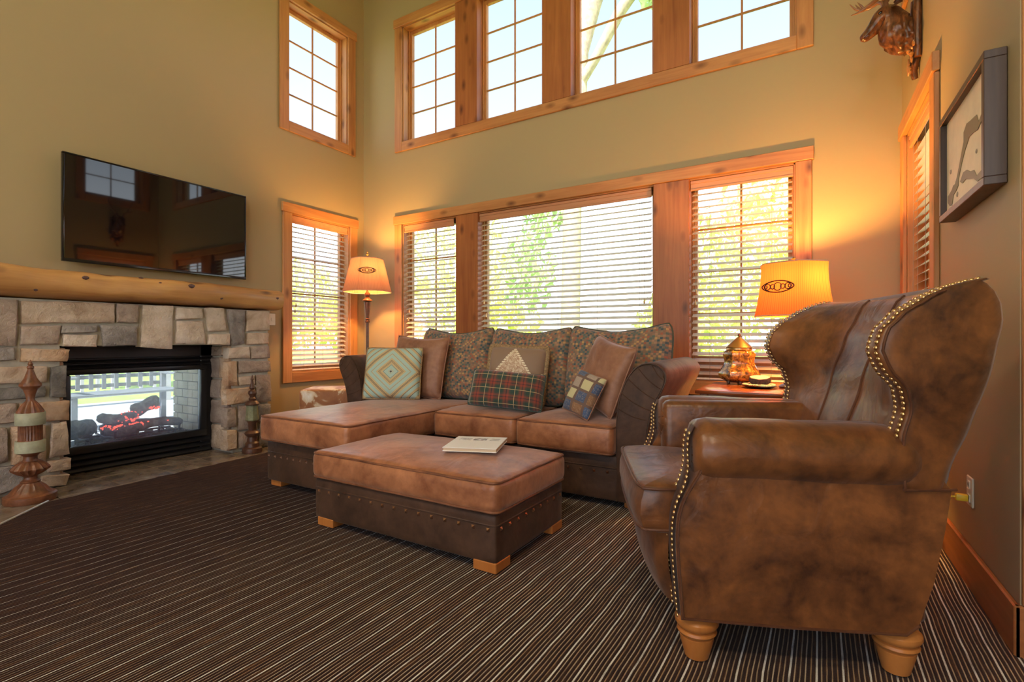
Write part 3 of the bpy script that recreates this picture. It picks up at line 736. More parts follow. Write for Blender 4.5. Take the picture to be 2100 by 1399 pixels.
CORDT = thing('power_cord', 'yellow plug and cord in the outlet behind the wing chair', 'cord', (xr(2.75)-0.03, 2.75, 0.357))
g = G(); g.box(2.738, 2.762, -0.052, -0.0115, 0.343, 0.371, 0.005, 2); wr(g).obj('plug', YEL, CORDT, 30)
g = G(); g.tube([pR(2.75, -0.05, 0.357), pR(2.752, -0.09, 0.350), pR(2.77, -0.12, 0.31), pR(2.82, -0.12, 0.18), pR(2.87, -0.10, 0.05), pR(2.95, -0.08, 0.014), pR(3.3, -0.06, 0.013)], 0.004, 6); g.obj('cable', YEL, CORDT)

# ================================================================== FINIALS
RUST = plain('rust_brown_turned_wood', (0.17, 0.062, 0.028), 0.38, var=0.5, scale=18, bump=0.15)
SAGE = plain('sage_green_band', (0.34, 0.34, 0.24), 0.6, var=0.18, scale=22)
def fl(n, amp, rng):
    return lambda k, a, r: r*(1 - amp*abs(math.sin(a*n/2))) if k in rng else r
def finial_a(loc):
    F = thing('decorative_finial', 'tall turned finial with sage green bands by the hearth', 'finial', loc)
    L = dict(local=True)
    def L_(prof, name, mat, n=32, flute=None, par=F):
        g = G(); g.lathe(prof, (0, 0, 0), n, flute); return g.obj(name, mat, par, 35, True)
    L_([(0.125, 0), (0.128, 0.008), (0.127, 0.040), (0.118, 0.046), (0.112, 0.048)], 'base', RUST, 32)
    L_([(0.112, 0.046), (0.095, 0.065), (0.075, 0.092), (0.055, 0.108), (0.046, 0.115)], 'foot', RUST, 48, fl(18, .10, (1, 2, 3)))
    L_([(0.046, 0.113), (0.050, 0.122), (0.034, 0.135), (0.032, 0.150), (0.040, 0.160)], 'lower_neck', RUST)
    L_([(0.038, 0.158), (0.066, 0.172), (0.094, 0.195), (0.096, 0.203), (0.080, 0.222), (0.055, 0.243), (0.040, 0.250)], 'fluted_bulb', RUST, 64, fl(16, .13, (1, 2, 3, 4, 5)))
    L_([(0.040, 0.248), (0.034, 0.262), (0.034, 0.278), (0.045, 0.290), (0.066, 0.300), (0.070, 0.305)], 'collar', RUST)
    L_([(0.070, 0.303), (0.073, 0.306), (0.073, 0.372), (0.071, 0.376)], 'green_band', SAGE)['label'] = 'sage green band'
    L_([(0.062, 0.374), (0.060, 0.380), (0.060, 0.470), (0.061, 0.476)], 'ribbed_drum', RUST, 80, fl(26, .07, (1, 2)))
    L_([(0.071, 0.474), (0.073, 0.478), (0.073, 0.545), (0.071, 0.550)], 'green_band', SAGE)['label'] = 'sage green band'
    L_([(0.070, 0.548), (0.066, 0.562), (0.050, 0.590), (0.034, 0.612), (0.026, 0.620)], 'fluted_cup', RUST, 64, fl(14, .14, (0, 1, 2, 3)))
    L_([(0.026, 0.618), (0.020, 0.630), (0.024, 0.660), (0.034, 0.690), (0.036, 0.698)], 'upper_neck', RUST)
    L_([(0.038, 0.696), (0.056, 0.716), (0.054, 0.730), (0.044, 0.740), (0.030, 0.765), (0.018, 0.805), (0.014, 0.820)], 'spire', RUST, 48, fl(20, .05, (1, 2)))
    L_([(0.013, 0.818), (0.018, 0.828), (0.016, 0.838), (0.010, 0.843), (0.014, 0.850), (0.010, 0.858), (0.006, 0.866), (0.002, 0.878)], 'tip', RUST)
    return F
finial_a((-4.225, 1.168, 0.0005))
RUSTD = plain('dark_brown_turned_wood', (0.085, 0.035, 0.020), 0.4, var=0.4, scale=18, bump=0.15)
VERD = plain('weathered_green_body', (0.20, 0.20, 0.11), 0.6, var=0.35, scale=24)
F2 = thing('decorative_finial', 'shorter dark finial with an eight sided green body by the hearth', 'finial', (-4.355, 2.700, 0.0005), rad(20))
for prof, name, mat, n in (([(0.080, 0), (0.082, 0.010), (0.078, 0.040), (0.060, 0.050)], 'base', RUSTD, 28),
        ([(0.060, 0.048), (0.056, 0.085), (0.042, 0.10), (0.038, 0.14)], 'foot', RUSTD, 28),
        ([(0.038, 0.138), (0.060, 0.160), (0.064, 0.175), (0.050, 0.190), (0.030, 0.20)], 'bulb', RUSTD, 28),
        ([(0.030, 0.198), (0.034, 0.26), (0.048, 0.285)], 'neck', RUSTD, 28),
        ([(0.050, 0.283), (0.056, 0.292), (0.046, 0.40), (0.050, 0.425)], 'octagonal_body', VERD, 8),
        ([(0.056, 0.423), (0.060, 0.432), (0.050, 0.450), (0.036, 0.462)], 'collar', RUSTD, 28),
        ([(0.024, 0.460), (0.030, 0.480), (0.018, 0.495), (0.034, 0.525), (0.030, 0.545), (0.014, 0.560), (0.024, 0.575), (0.014, 0.610), (0.010, 0.640), (0.014, 0.652), (0.010, 0.664), (0.002, 0.690)], 'spire', RUSTD, 28)):
    g = G(); g.lathe(prof, (0, 0, 0), n); g.obj(name, mat, F2, 35, True)

# ================================================================== LAMPS
def shade_mat(name, col, trans, ribs):
    N = NT(name); v = N.coord('UV', (ribs, 1, 1)); N.t.nodes.remove(N.p)
    sx = N.n('ShaderNodeSeparateXYZ'); N.l(v, sx.inputs[0])
    st = N.math('ABSOLUTE', N.math('SUBTRACT', N.math('FRACT', sx.outputs[0]), 0.5))
    c = N.mix(N.math('MULTIPLY', st, 2.0), tuple(q*0.72 for q in col), col)
    d = N.n('ShaderNodeBsdfDiffuse'); t = N.n('ShaderNodeBsdfTranslucent'); m = N.n('ShaderNodeMixShader'); m.inputs[0].default_value = trans
    N.l(c, d.inputs[0]); N.l(c, t.inputs[0]); N.l(d.outputs[0], m.inputs[1]); N.l(t.outputs[0], m.inputs[2]); N.l(m.outputs[0], N.out.inputs[0]); return N.m
LAMPW = plain('lamp_dark_bronze', (0.10, 0.045, 0.022), 0.35, 0.2, var=0.3, scale=20)
def hexr(a, n=6, k=0.55):
    s = 2*math.pi/n; t = (a % s) - s/2; return (1-k) + k*math.cos(s/2)/math.cos(t)
def shade(P, c, prof, mat, n=96, sides=6, ph=0.0, pleat=0.008, name='lamp_shade'):
    g = G(); K = len(prof)-1
    def f(u, w):
        a = 2*math.pi*u; i = min(int(w*K+1e-6), K-1); t = w*K-i
        r = prof[i][0]*(1-t)+prof[i+1][0]*t; z = prof[i][1]*(1-t)+prof[i+1][1]*t
        rr = r*hexr(a+ph, sides)*(1+pleat*math.cos(a*n/2))
        return Vector((c[0]+rr*math.cos(a), c[1]+rr*math.sin(a), c[2]+z))
    g.grid(f, n, K*2, closeu=False, uv=True)
    o = g.obj(name, mat, P, 60, True)
    for k in (0, -1):
        r, z = prof[k]; g = G()
        g.tube([(c[0]+r*hexr(2*math.pi*i/48+ph, sides)*math.cos(2*math.pi*i/48), c[1]+r*hexr(2*math.pi*i/48+ph, sides)*math.sin(2*math.pi*i/48), c[2]+z) for i in range(48)], 0.004, 6, closed=True)
        g.obj('shade_rim', LAMPW if False else plain('shade_trim', (0.55, 0.33, 0.22), 0.8), o, 60, True)
    return o
def medallion(P, c, out, right, w, h, mat):
    """pierced oval fretwork fixed on the shade"""
    out = Vector(out).normalized(); right = Vector(right).normalized(); up = right.cross(out) * -1
    up = out.cross(right); up = up if up.z > 0 else -up
    c = Vector(c); g = G()
    def E(a, k=1.0): return c + right*(w/2*k*math.cos(a)) + up*(h/2*k*math.sin(a)*(1-0.25*math.cos(a)**2)) + out*0.004
    g.tube([E(2*math.pi*i/36) for i in range(36)], 0.0042, 6, closed=True)
    for (dx, r) in ((-0.32, 0.26), (0, 0.34), (0.32, 0.26), (-0.16, 0.2), (0.16, 0.2), (-0.38, 0.14), (0.38, 0.14)):
        g.tube([c + right*(w*dx + h*r*0.9*math.cos(2*math.pi*i/14)) + up*(h*r*math.sin(2*math.pi*i/14)) + out*0.004 for i in range(14)], 0.0032, 5, closed=True)
    return g.obj('medallion', mat, P, 60, True)
MEDM = plain('medallion_bronze', (0.07, 0.04, 0.028), 0.4, 0.5)

LP = thing('floor_lamp', 'tall floor lamp with a pleated flared shade in the corner', 'lamp', (-4.30, 4.0, 0.008))
sh1 = shade_mat('pink_pleated_shade', (0.44, 0.20, 0.13), 0.065, 96)
shd = shade(LP, (0, 0, 1.525), [(0.262, 0.0), (0.238, 0.09), (0.212, 0.20), (0.188, 0.30), (0.172, 0.362)], sh1, 96, 6, rad(8), 0.010)
md = Vector((0.72, -0.70, 0)).normalized()
medallion(shd, md*0.205 + Vector((0, 0, 1.525+0.215)), md, (0.70, 0.72, 0), 0.185, 0.062, MEDM)
for prof, name, n in (([(0.15, 0), (0.152, 0.012), (0.13, 0.025), (0.06, 0.045), (0.03, 0.07), (0.022, 0.10)], 'base', 28),
        ([(0.017, 0.098), (0.017, 1.18), (0.016, 1.19)], 'pole', 16), ([(0.024, 1.185), (0.028, 1.20), (0.020, 1.215), (0.026, 1.225), (0.016, 1.235)], 'ring', 20),
        ([(0.018, 1.233), (0.030, 1.35), (0.034, 1.41), (0.030, 1.415)], 'tapered_stem', 20), ([(0.034, 1.413), (0.054, 1.428), (0.050, 1.438), (0.026, 1.455), (0.018, 1.465)], 'drip_pan', 24),
        ([(0.016, 1.463), (0.030, 1.485), (0.030, 1.505), (0.016, 1.525), (0.012, 1.535)], 'ball', 20), ([(0.008, 1.533), (0.008, 1.885)], 'socket_rod', 10),
        ([(0.006, 1.883), (0.024, 1.905), (0.020, 1.915), (0.006, 1.925), (0.014, 1.94), (0.005, 1.955), (0.009, 1.963), (0.002, 1.975)], 'finial', 14)):
    g = G(); g.lathe(prof, (0, 0, 0), n); g.obj(name, BRASSY if name == 'finial' else LAMPW, LP, 35, True)
for a in range(3):
    g = G(); g.tube([(0.008, 0, 1.883), (0.155*math.cos(a*2.094), 0.155*math.sin(a*2.094), 1.883)], 0.002, 5); g.obj('shade_spider', LAMPW, LP, 35, True)
def bulb(P, loc, watts, col, rad_=0.035):
    N = NT('lit_bulb'); N.set(base=(1, 0.9, 0.7), emis=(*col,), emis_s=6.0)
    g = G(); g.lathe([(0.012, -0.06), (0.014, -0.045), (0.028, -0.015), (0.032, 0.005), (0.026, 0.024), (0.012, 0.034), (0.001, 0.036)], loc, 16); g.obj('bulb', N.m, P, 60, True)
    l = bpy.data.lights.new('bulb_light', 'POINT'); l.energy = watts; l.color = col; l.shadow_soft_size = rad_ + 0.005
    o = bpy.data.objects.new('bulb_light', l); COL.objects.link(o); o.parent = P; o.location = (loc[0], loc[1], loc[2]+0.075)
bulb(LP, (0.03, 0, 1.68), 60, (1.0, 0.54, 0.15))

# ================================================================== FRAMED MAP
FM = thing('framed_map', 'layered lake map in a deep dark wooden frame', 'picture', (xr(2.65), 2.65, 1.53))
fy0, fy1, fz0, fz1, fd = 2.32, 2.98, 1.528, 1.985, 0.062
fw = 0.028
for (y0, y1, z0, z1_) in ((fy0, fy1, fz1-fw, fz1), (fy0, fy1, fz0, fz0+fw), (fy0, fy0+fw, fz0+fw, fz1-fw), (fy1-fw, fy1, fz0+fw, fz1-fw)):
    g = G(); g.box(y0, y1, -fd, -0.002, z0, z1_, 0.002); wr(g).obj('frame_rail', FRAMEW, FM, 30)
PAPER = plain('map_birch', (0.86, 0.74, 0.54), 0.6, var=0.08, scale=10)
g = G(); g.box(fy0+fw, fy1-fw, -0.040, -0.010, fz0+fw, fz1-fw); wr(g).obj('map_sheet', PAPER, FM, 0)
def mp(u, w): return (fy1-fw - u*(fy1-fy0-2*fw), fz0+fw + (1-w)*(fz1-fz0-2*fw))
LAKE = [(1.0, .24), (.93, .30), (.86, .42), (.80, .46), (.76, .37), (.70, .36), (.63, .35), (.54, .33), (.47, .38), (.47, .47), (.42, .55), (.38, .62), (.32, .72), (.26, .80), (.20, .80), (.16, .83), (.05, .86), (.05, .93), (.10, .98), (.17, .98), (.20, .90), (.28, .88), (.33, .85), (.34, .78), (.42, .66), (.50, .57), (.60, .49), (.70, .50), (.78, .52), (.90, .46), (1.0, .36)]
LAKE2 = [(.38, .83), (.46, .77), (.54, .78), (.62, .83), (.70, .85), (.76, .93), (.86, .92), (.97, .88), (.97, .93), (.88, .99), (.78, .99), (.70, .93), (.60, .89), (.52, .86), (.44, .87)]
OLIVE = plain('map_lake_olive', (0.26, 0.20, 0.11), 0.6); GREYL = plain('map_lake_grey', (0.33, 0.27, 0.20), 0.6)
for k, (pl, mt) in enumerate(((LAKE, OLIVE), (LAKE2, GREYL))):
    g = G(); g.prism([mp(u, (w-.05)*1.0) for u, w in pl], -0.0425, -0.0395, lambda a, b, t: pR(a, t, b)); g.obj('lake_inlay', mt, FM, 0)
    cu = sum(p[0] for p in pl)/len(pl); cw = sum(p[1] for p in pl)/len(pl)
for (u, w, r) in ((.27, .80, .02), (.12, .62, .018), (.75, .70, .015), (.30, .93, .02), (.12, .93, .02), (.15, .98, .012)):
    g = G(); g.prism([mp(u+r*math.cos(i*1.05)*(1+.5*math.sin(i*3)), min(.98, w-.05+1.4*r*math.sin(i*1.05))) for i in range(6)], -0.042, -0.0395, lambda a, b, t: pR(a, t, b)); g.obj('pond_inlay', GREYL, FM, 0)

# ================================================================== CARVED DEER HEAD
DY = 3.83
N = NT('carved_walnut'); v = N.coord('Object'); gg = N.noise(N.coord('Object', (30, 30, 9)), 1.0, 5, 0.65, 1.0)
N.set(base=N.ramp(gg, [(0.34, (0.035, 0.012, 0.006)), (0.52, (0.13, 0.042, 0.014)), (0.70, (0.30, 0.105, 0.03))]), rough=0.28, spec=0.5); N.bump(N.noise(v, 60, 4), 0.25, 0.004); CARVE = N.m
ANT = plain('carved_antler', (0.24, 0.105, 0.05), 0.3, var=0.3, scale=20)
DH = thing('carved_deer_head', 'carved wooden deer head with antlers on the pale wall', 'sculpture', (xr(DY), DY, 2.55))
def dp(a, y, z): return Vector((xr(DY) - a*0.975, DY + y, z + 0.016))
rings = [(0.015, 2.795, .100, .078), (0.05, 2.797, .104, .080), (0.085, 2.812, .108, .078), (0.115, 2.845, .103, .070), (0.138, 2.885, .094, .061), (0.155, 2.922, .084, .055), (0.172, 2.940, .074, .052),
         (0.192, 2.932, .060, .047), (0.212, 2.910, .050, .040), (0.234, 2.886, .041, .033), (0.255, 2.866, .034, .028), (0.272, 2.851, .030, .026), (0.284, 2.842, .024, .023), (0.291, 2.836, .012, .013)]
tang = [(1, 0), (1, .1), (1, .35), (.75, .65), (.7, .7), (.8, .6), (1, .1), (.85, -.5), (.75, -.65), (.75, -.65), (.75, -.65), (.75, -.65), (.75, -.65), (.75, -.65)]
g = G(); n = 72; rows = []; SUBR = 6
def cat(t0, t1, t2, t3, u): return tuple(0.5*((2*b_)+(-a_+c_)*u+(2*a_-5*b_+4*c_-d_)*u*u+(-a_+3*b_-3*c_+d_)*u**3) for a_, b_, c_, d_ in zip(t0, t1, t2, t3))
full = [r + t for r, t in zip(rings, tang)]; fine = []
for k in range(len(full)-1):
    for q in range(SUBR): fine.append(cat(full[max(k-1, 0)], full[k], full[k+1], full[min(k+2, len(full)-1)], q/SUBR))
fine.append(full[-1])
for (a, z, hh, hw_, ta, tz) in fine:
    L = math.hypot(ta, tz); ta /= L; tz /= L; na, nz = -tz, ta
    row = []
    for i in range(n):
        t = 2*math.pi*i/n; c, s = math.cos(t), math.sin(t)
        wv = hw_*(1.0 - 0.26*max(0, min(1, (-c-0.1)*3))*max(0, min(1, (a-0.17)*25)))
        p = dp(a + na*hh*c, wv*s, z + nz*hh*c)
        out = (p - dp(a, 0, z)).normalized()
        ruff = max(0, min(1, (0.140-a)/0.03))*max(0, min(1, (0.55-c)*1.6))       # carved locks below the jaw
        if ruff > 0:
            wz = noise.noise(Vector((p.x*16, p.y*16, p.z*9)))
            lock = math.sin((p.x*0.9 + abs(p.y)*0.5 + 0.35*p.z)*120 + 7*wz) * (0.55 + 0.45*math.sin(p.z*95 + 9*noise.noise(p*13)))
            p = p + out*ruff*(0.0095*lock + 0.010*noise.noise(p*24))
        cheek = math.exp(-((a-0.175)/0.02)**2)*math.exp(-((c+0.25)/0.35)**2)*0.004
        p = p + out*cheek + out*0.0012*noise.noise(p*60)
        row.append(g.bm.verts.new(p))
    rows.append(row)
for k in range(len(rows)-1):
    for i in range(n): g.bm.faces.new([rows[k][i], rows[k][(i+1) % n], rows[k+1][(i+1) % n], rows[k+1][i]])
g.bm.faces.new(rows[0]); g.bm.faces.new(rows[-1])
head = g.obj('head', CARVE, DH, 80)
for s in (-1, 1):
    g = G(); g.rbox((0, 0, 0), (0.020, 0.012, 0.016), 0.006, 6); g.map(lambda q: dp(0.197, s*0.0435, 2.955) + q); g.obj('eye', BLACKG, head, 70)
    g = G(); g.tube([dp(0.178, s*0.046, 2.962), dp(0.192, s*0.047, 2.9685), dp(0.206, s*0.043, 2.962), dp(0.214, s*0.040, 2.950)], [0.003, 0.006, 0.005, 0.002], 6); g.obj('brow', CARVE, head, 60)
    g = G(); g.tube([dp(0.283, s*0.018, 2.852), dp(0.275, s*0.024, 2.851)], [0.004, 0.003], 6); g.obj('nostril', BLACKG, head, 60)
    def earf(u, w, s=s):
        t = w*2-1; wd = 0.032*math.sin(math.pi*min(1, u*0.92+0.06))**0.8
        base = dp(0.138 - 0.036*u, s*(0.042+0.060*u), 2.990 - 0.050*u*u + 0.018*u)
        return base + Vector((0.010*(1-t*t), 0, 0)) + Vector((t*wd*0.55, 0, t*wd*0.9))
    g = G(); g.grid(earf, 10, 8); bmesh.ops.solidify(g.bm, geom=list(g.bm.faces), thickness=0.005); g.obj('ear', CARVE, head, 60)
    ap = [dp(0.166, s*0.026, 3.000), dp(0.178, s*0.050, 3.032), dp(0.200, s*0.085, 3.030), dp(0.240, s*0.110, 2.995), dp(0.285, s*0.118, 2.965), dp(0.320, s*0.112, 2.955), dp(0.350, s*0.100, 2.958)]
    if s > 0: ap = [q + Vector((0.0, 0.0, 0.030*k_)) for k_, q in enumerate(ap)]
    g = G(); g.tube(ap, [0.013, 0.013, 0.012, 0.011, 0.0095, 0.006, 0.002], 10); an = g.obj('antler', ANT, DH, 60)
    g = G(); g.tube([ap[4], ap[4]+Vector((-0.015, s*0.004, 0.025)), ap[4]+Vector((-0.033, s*0.002, 0.053))], [0.008, 0.006, 0.001], 8); g.obj('tine', ANT, an, 60)
    g = G(); g.tube([ap[1], dp(0.150, s*0.090, 3.09), dp(0.130, s*0.130, 3.16), dp(0.150, s*0.165, 3.24), dp(0.185, s*0.18, 3.30)], [0.013, 0.012, 0.010, 0.007, 0.002], 10); g.obj('main_beam', ANT, an, 60)
    g = G(); g.tube([dp(0.130, s*0.130, 3.16), dp(0.165, s*0.14, 3.20), dp(0.19, s*0.135, 3.235)], [0.008, 0.006, 0.001], 8); g.obj('tine', ANT, an, 60)
g = G(); g.rbox((0, 0, 0), (0.02, 0.026, 0.016), 0.006, 6); g.map(lambda q: dp(0.288, 0, 2.852) + q); g.obj('nose', BLACKG, head, 70)
g = G(); g.tube([dp(0.286, -0.014, 2.836), dp(0.272, -0.0265, 2.838), dp(0.256, -0.0275, 2.848)], 0.0018, 5); g.obj('mouth_line', BLACKG, head, 60)
# plaque of carved branches and oak leaves
for k, (pts, r) in enumerate((([(0.018, -0.07, 2.63), (0.020, -0.075, 2.78), (0.018, -0.070, 2.985)], [0.020, 0.023, 0.020]), ([(0.018, 0.07, 2.63), (0.020, 0.078, 2.78), (0.016, 0.06, 3.02)], [0.020, 0.023, 0.020]),
        ([(0.016, -0.05, 2.66), (0.030, 0.0, 2.58), (0.020, 0.012, 2.535)], [0.018, 0.020, 0.016]), ([(0.016, 0.05, 2.66), (0.020, 0.02, 2.60)], [0.018, 0.016]), ([(0.014, -0.06, 2.90), (0.012, 0.06, 3.03)], [0.015, 0.015]))):
    g = G(); g.tube([dp(*p) for p in pts], r, 10); g.map(lambda q: q + Vector((0, 1, 1))*0.004*noise.noise(q*45)); g.obj('carved_branch', CARVE, DH, 60)
g = G(); g.prism([(0.075*math.cos(i*math.pi/10), 2.79+0.15*math.sin(i*math.pi/10)) for i in range(20)], 0.0005, 0.014, lambda a, b, t: dp(t, a, b)); g.obj('back_plate', CARVE, DH, 30)
LEAFC = plain('carved_oak_leaf', (0.42, 0.17, 0.045), 0.3, var=0.3, scale=30)
for k, (a, y, z, ang, s) in enumerate(((0.045, -0.055, 2.675, 4.5, .075), (0.05, -0.010, 2.64, 4.9, .085), (0.045, 0.040, 2.675, 5.2, .07), (0.050, -0.035, 2.60, 4.4, .06), (0.042, -0.075, 2.72, 3.8, .06), (0.045, 0.01, 2.70, 1.2, .05))):
    g = G(); ol = [(0, 0), (.25, .22), (.33, .12), (.52, .30), (.62, .14), (.8, .20), (1, 0), (.8, -.20), (.62, -.14), (.52, -.30), (.33, -.12), (.25, -.22)]
    c_, s_ = math.cos(ang), math.sin(ang)
    g.prism([((u*c_-w_*s_)*s, (u*s_+w_*c_)*s) for u, w_ in ol], 0, 0.006, lambda p, q, t: dp(a+t+0.10*p, y+p, z+q), 0.002); g.obj('carved_leaf', LEAFC, DH, 50)
for (a, y, z) in ((0.05, -0.082, 2.648), (0.055, -0.02, 2.69)):
    g = G(); g.lathe([(0.002, -0.014), (0.010, -0.008), (0.011, 0.002), (0.013, 0.003), (0.011, 0.010), (0.003, 0.014)], tuple(dp(a, y, z)), 12); g.obj('carved_acorn', LEAFC, DH, 60)

# ================================================================== SOFA
def rounded_rect(x0, x1, y0, y1, r, n=5):
    pts = []
    for cx, cy, a0 in ((x1-r, y1-r, 0), (x0+r, y1-r, 90), (x0+r, y0+r, 180), (x1-r, y0+r, 270)):
        for i in range(n+1):
            a = rad(a0 + 90*i/n); pts.append((cx+r*math.cos(a), cy+r*math.sin(a)))
    return pts
def cushion(name, x0, x1, y0, y1, z0, z1, mat, pmat, parent, crown=0.035, r=0.035, bulge=0.008, local=False, pipes=(0.0, 1.0), label=None):
    w_, d_, h_ = x1-x0, y1-y0, z1-z0
    g = G()
    sd = x0*7.1+y0*3.3
    def fn(P):
        k = noise.noise(Vector((P.x*5+sd, P.y*5, P.z*5)))*0.006 + noise.noise(Vector((P.x*16+sd, P.y*16, P.z*9)))*0.0022
        P.z += k if P.z > 0 else 0
        return P
    g.rbox(((x0+x1)/2, (y0+y1)/2, (z0+z1)/2), (w_, d_, h_), r, 20, (bulge, bulge, crown), fn)
    o = g.obj(name, mat, parent, 60, local)
    if label: o['label'] = label
    for p in pipes:
        z = z1 - 0.011 if p else z0 + 0.011
        ol = rounded_rect(x0+0.006, x1-0.006, y0+0.006, y1-0.006, r*0.9, 5); pts = []
        for i in range(len(ol)):
            a, b = ol[i], ol[(i+1) % len(ol)]; m = max(1, int(math.dist(a, b)/0.05))
            for k in range(m):
                t = k/m; q = (a[0]+(b[0]-a[0])*t, a[1]+(b[1]-a[1])*t); pts.append((q[0], q[1], z + 0.0035*noise.noise(Vector((q[0]*6, q[1]*6, sd)))))
        g = G(); g.tube(pts, 0.0058, 6, closed=True); g.obj('piping', pmat, o, 60, local)
    return o
NAILM = None
def pyramid_nail(parent, p, nrm):
    global NAILM
    if NAILM is None:
        g = G(); h = 0.0085; g.raw([(-h, 0, -h), (h, 0, -h), (h, 0, h), (-h, 0, h), (0, -0.009, 0)], [(0, 3, 2, 1), (0, 1, 4), (1, 2, 4), (2, 3, 4), (3, 0, 4)]); NAILM = g.mesh('nail_head', BRONZE, 0)
    o = link('nail_head', NAILM, parent, False)
    o.location = p; o.rotation_euler = (0, rad(45)*0, math.atan2(nrm[0], -nrm[1])); return o
def blockleg(parent, x, y, z=0.052, s=0.105):
    g = G(); g.box(x-s/2, x+s/2, y-s/2, y+s/2, 0.0085, z+0.01, 0.004); return g.obj('leg', BEECH, parent, 30)

SF = thing('sectional_sofa', 'tan suede sectional sofa with chaise and dark rolled arms', 'sofa', (-2.1, 3.2, 0.008))
g = G(); g.rbox((-2.835, 2.90, 0.185), (0.83, 1.56, 0.27), 0.015, 6); b1 = g.obj('chaise_base', DARKS, SF, 60)
g = G(); g.rbox((-1.73, 3.285, 0.185), (1.40, 0.79, 0.27), 0.015, 6); b2 = g.obj('sofa_base', DARKS, SF, 60)
def seam(parent, pts, r=0.004, mat=None):
    g = G(); g.tube(pts, r, 6); return g.obj('seam_welt', mat or DARKS, parent, 60)
seam(b1, [(-3.25, 3.0, 0.245), (-3.253, 2.13, 0.245), (-3.23, 2.118, 0.245), (-2.44, 2.118, 0.245), (-2.418, 2.13, 0.245), (-2.418, 2.88, 0.245)])
seam(b2, [(-2.40, 2.888, 0.245), (-1.04, 2.888, 0.245)])
for i in range(13): pyramid_nail(b1, (-3.225 + i*0.0653, 2.119, 0.218), (0, -1))
for i in range(10): pyramid_nail(b1, (-2.4195, 2.17 + i*0.0685, 0.218), (1, 0))
for i in range(16): pyramid_nail(b2, (-2.37 + i*0.085, 2.889, 0.218), (0, -1))
cushion('chaise_cushion', -3.275, -2.402, 2.075, 3.50, 0.322, 0.497, TAN, TANP, SF, 0.036)
cushion('seat_cushion', -2.388, -1.712, 2.835, 3.50, 0.322, 0.497, TAN, TANP, SF, 0.034)
cushion('seat_cushion', -1.702, -1.045, 2.835, 3.50, 0.322, 0.497, TAN, TANP, SF, 0.034)
for x, y in ((-3.185, 2.195), (-2.49, 2.195), (-3.185, 3.6), (-2.49, 3.0), (-0.955, 2.985), (-0.955, 3.7), (-3.36, 3.7), (-3.36, 3.06)): blockleg(SF, x, y)
g = G(); g.rbox((-2.155, 3.73, 0.45), (2.35, 0.20, 0.80), 0.06, 8); g.obj('back_frame', DARKS, SF, 60)
ARM = [(0.0, 0.052), (0.0, 0.30), (0.0, 0.50), (0.006, 0.58), (0.022, 0.67), (0.052, 0.755), (0.095, 0.825), (0.145, 0.866), (0.20, 0.876), (0.250, 0.862), (0.288, 0.828), (0.296, 0.785), (0.278, 0.735), (0.240, 0.668), (0.208, 0.59), (0.188, 0.50), (0.180, 0.42), (0.180, 0.052)]
def sm(poly, it=2):
    for _ in range(it):
        q = [poly[0]]
        for i in range(len(poly)-1):
            a, b = poly[i], poly[i+1]; q += [(a[0]*.75+b[0]*.25, a[1]*.75+b[1]*.25), (a[0]*.25+b[0]*.75, a[1]*.25+b[1]*.75)]
        q.append(poly[-1]); poly = q
    return poly
ARMS = sm(ARM, 2)
for sx, xb, y0, lab in ((1, -1.042, 2.90, None), (-1, -3.272, 3.005, None)):
    g = G(); Y1 = 3.82; m = len(ARMS)
    ys = [y0, y0+0.004, y0+0.012, y0+0.10, y0+0.3, y0+0.55, Y1-0.02, Y1]; ins = [0.012, 0.004, 0.0, 0, 0, 0, 0.0, 0.012]
    cxm, czm = 0.12, 0.5
    def armp(u, w, sx=sx, xb=xb):
        k = round(u*7); p = ARMS[min(round(w*(m-1)), m-1)]; s = 1 - ins[k]/0.25
        zs = 1.0 + 0.012*(k-3)/4
        x = cxm + (p[0]-cxm)*s; z = czm + (p[1]*zs-czm)*(s if p[1] > .1 else 1)
        return Vector((xb + sx*x, ys[k], z))
    vs = g.grid(armp, 7, m-1)
    g.bm.faces.new(vs[0]); g.bm.faces.new(vs[-1])
    arm = g.obj('arm', DARKS, SF, 50)
    # pleated scroll front
    g = G(); g.prism([(cxm+(p[0]-cxm)*0.93, p[1] if p[1] < .1 else czm+(p[1]-czm)*0.955) for p in ARMS], y0+0.002, y0-0.014, lambda a, b, t, sx=sx, xb=xb: (xb+sx*a, t, b), 0.008, 2); fp = g.obj('arm_front', DARKS, arm, 50)
    for (p, q) in (((0.012, 0.60), (0.178, 0.545)), ((0.035, 0.69), (0.205, 0.60)), ((0.078, 0.775), (0.232, 0.665)), ((0.135, 0.838), (0.262, 0.725)), ((0.215, 0.858), (0.280, 0.775))):
        g = G(); pts = []
        for i in range(7):
            t = i/6; pts.append((xb+sx*(p[0]+(q[0]-p[0])*t), y0-0.0135, p[1]+(q[1]-p[1])*t - 0.012*math.sin(math.pi*t)))
        g.tube(pts, 0.0032, 5); g.obj('pleat', DARKS, fp, 60)
    g = G(); g.tube([(xb+sx*(cxm+(p[0]-cxm)*0.985), y0-0.004, p[1] if p[1] < .1 else czm+(p[1]-czm)*0.985) for p in ARMS[::2]], 0.0048, 6); g.obj('piping', DARKS, fp, 60)

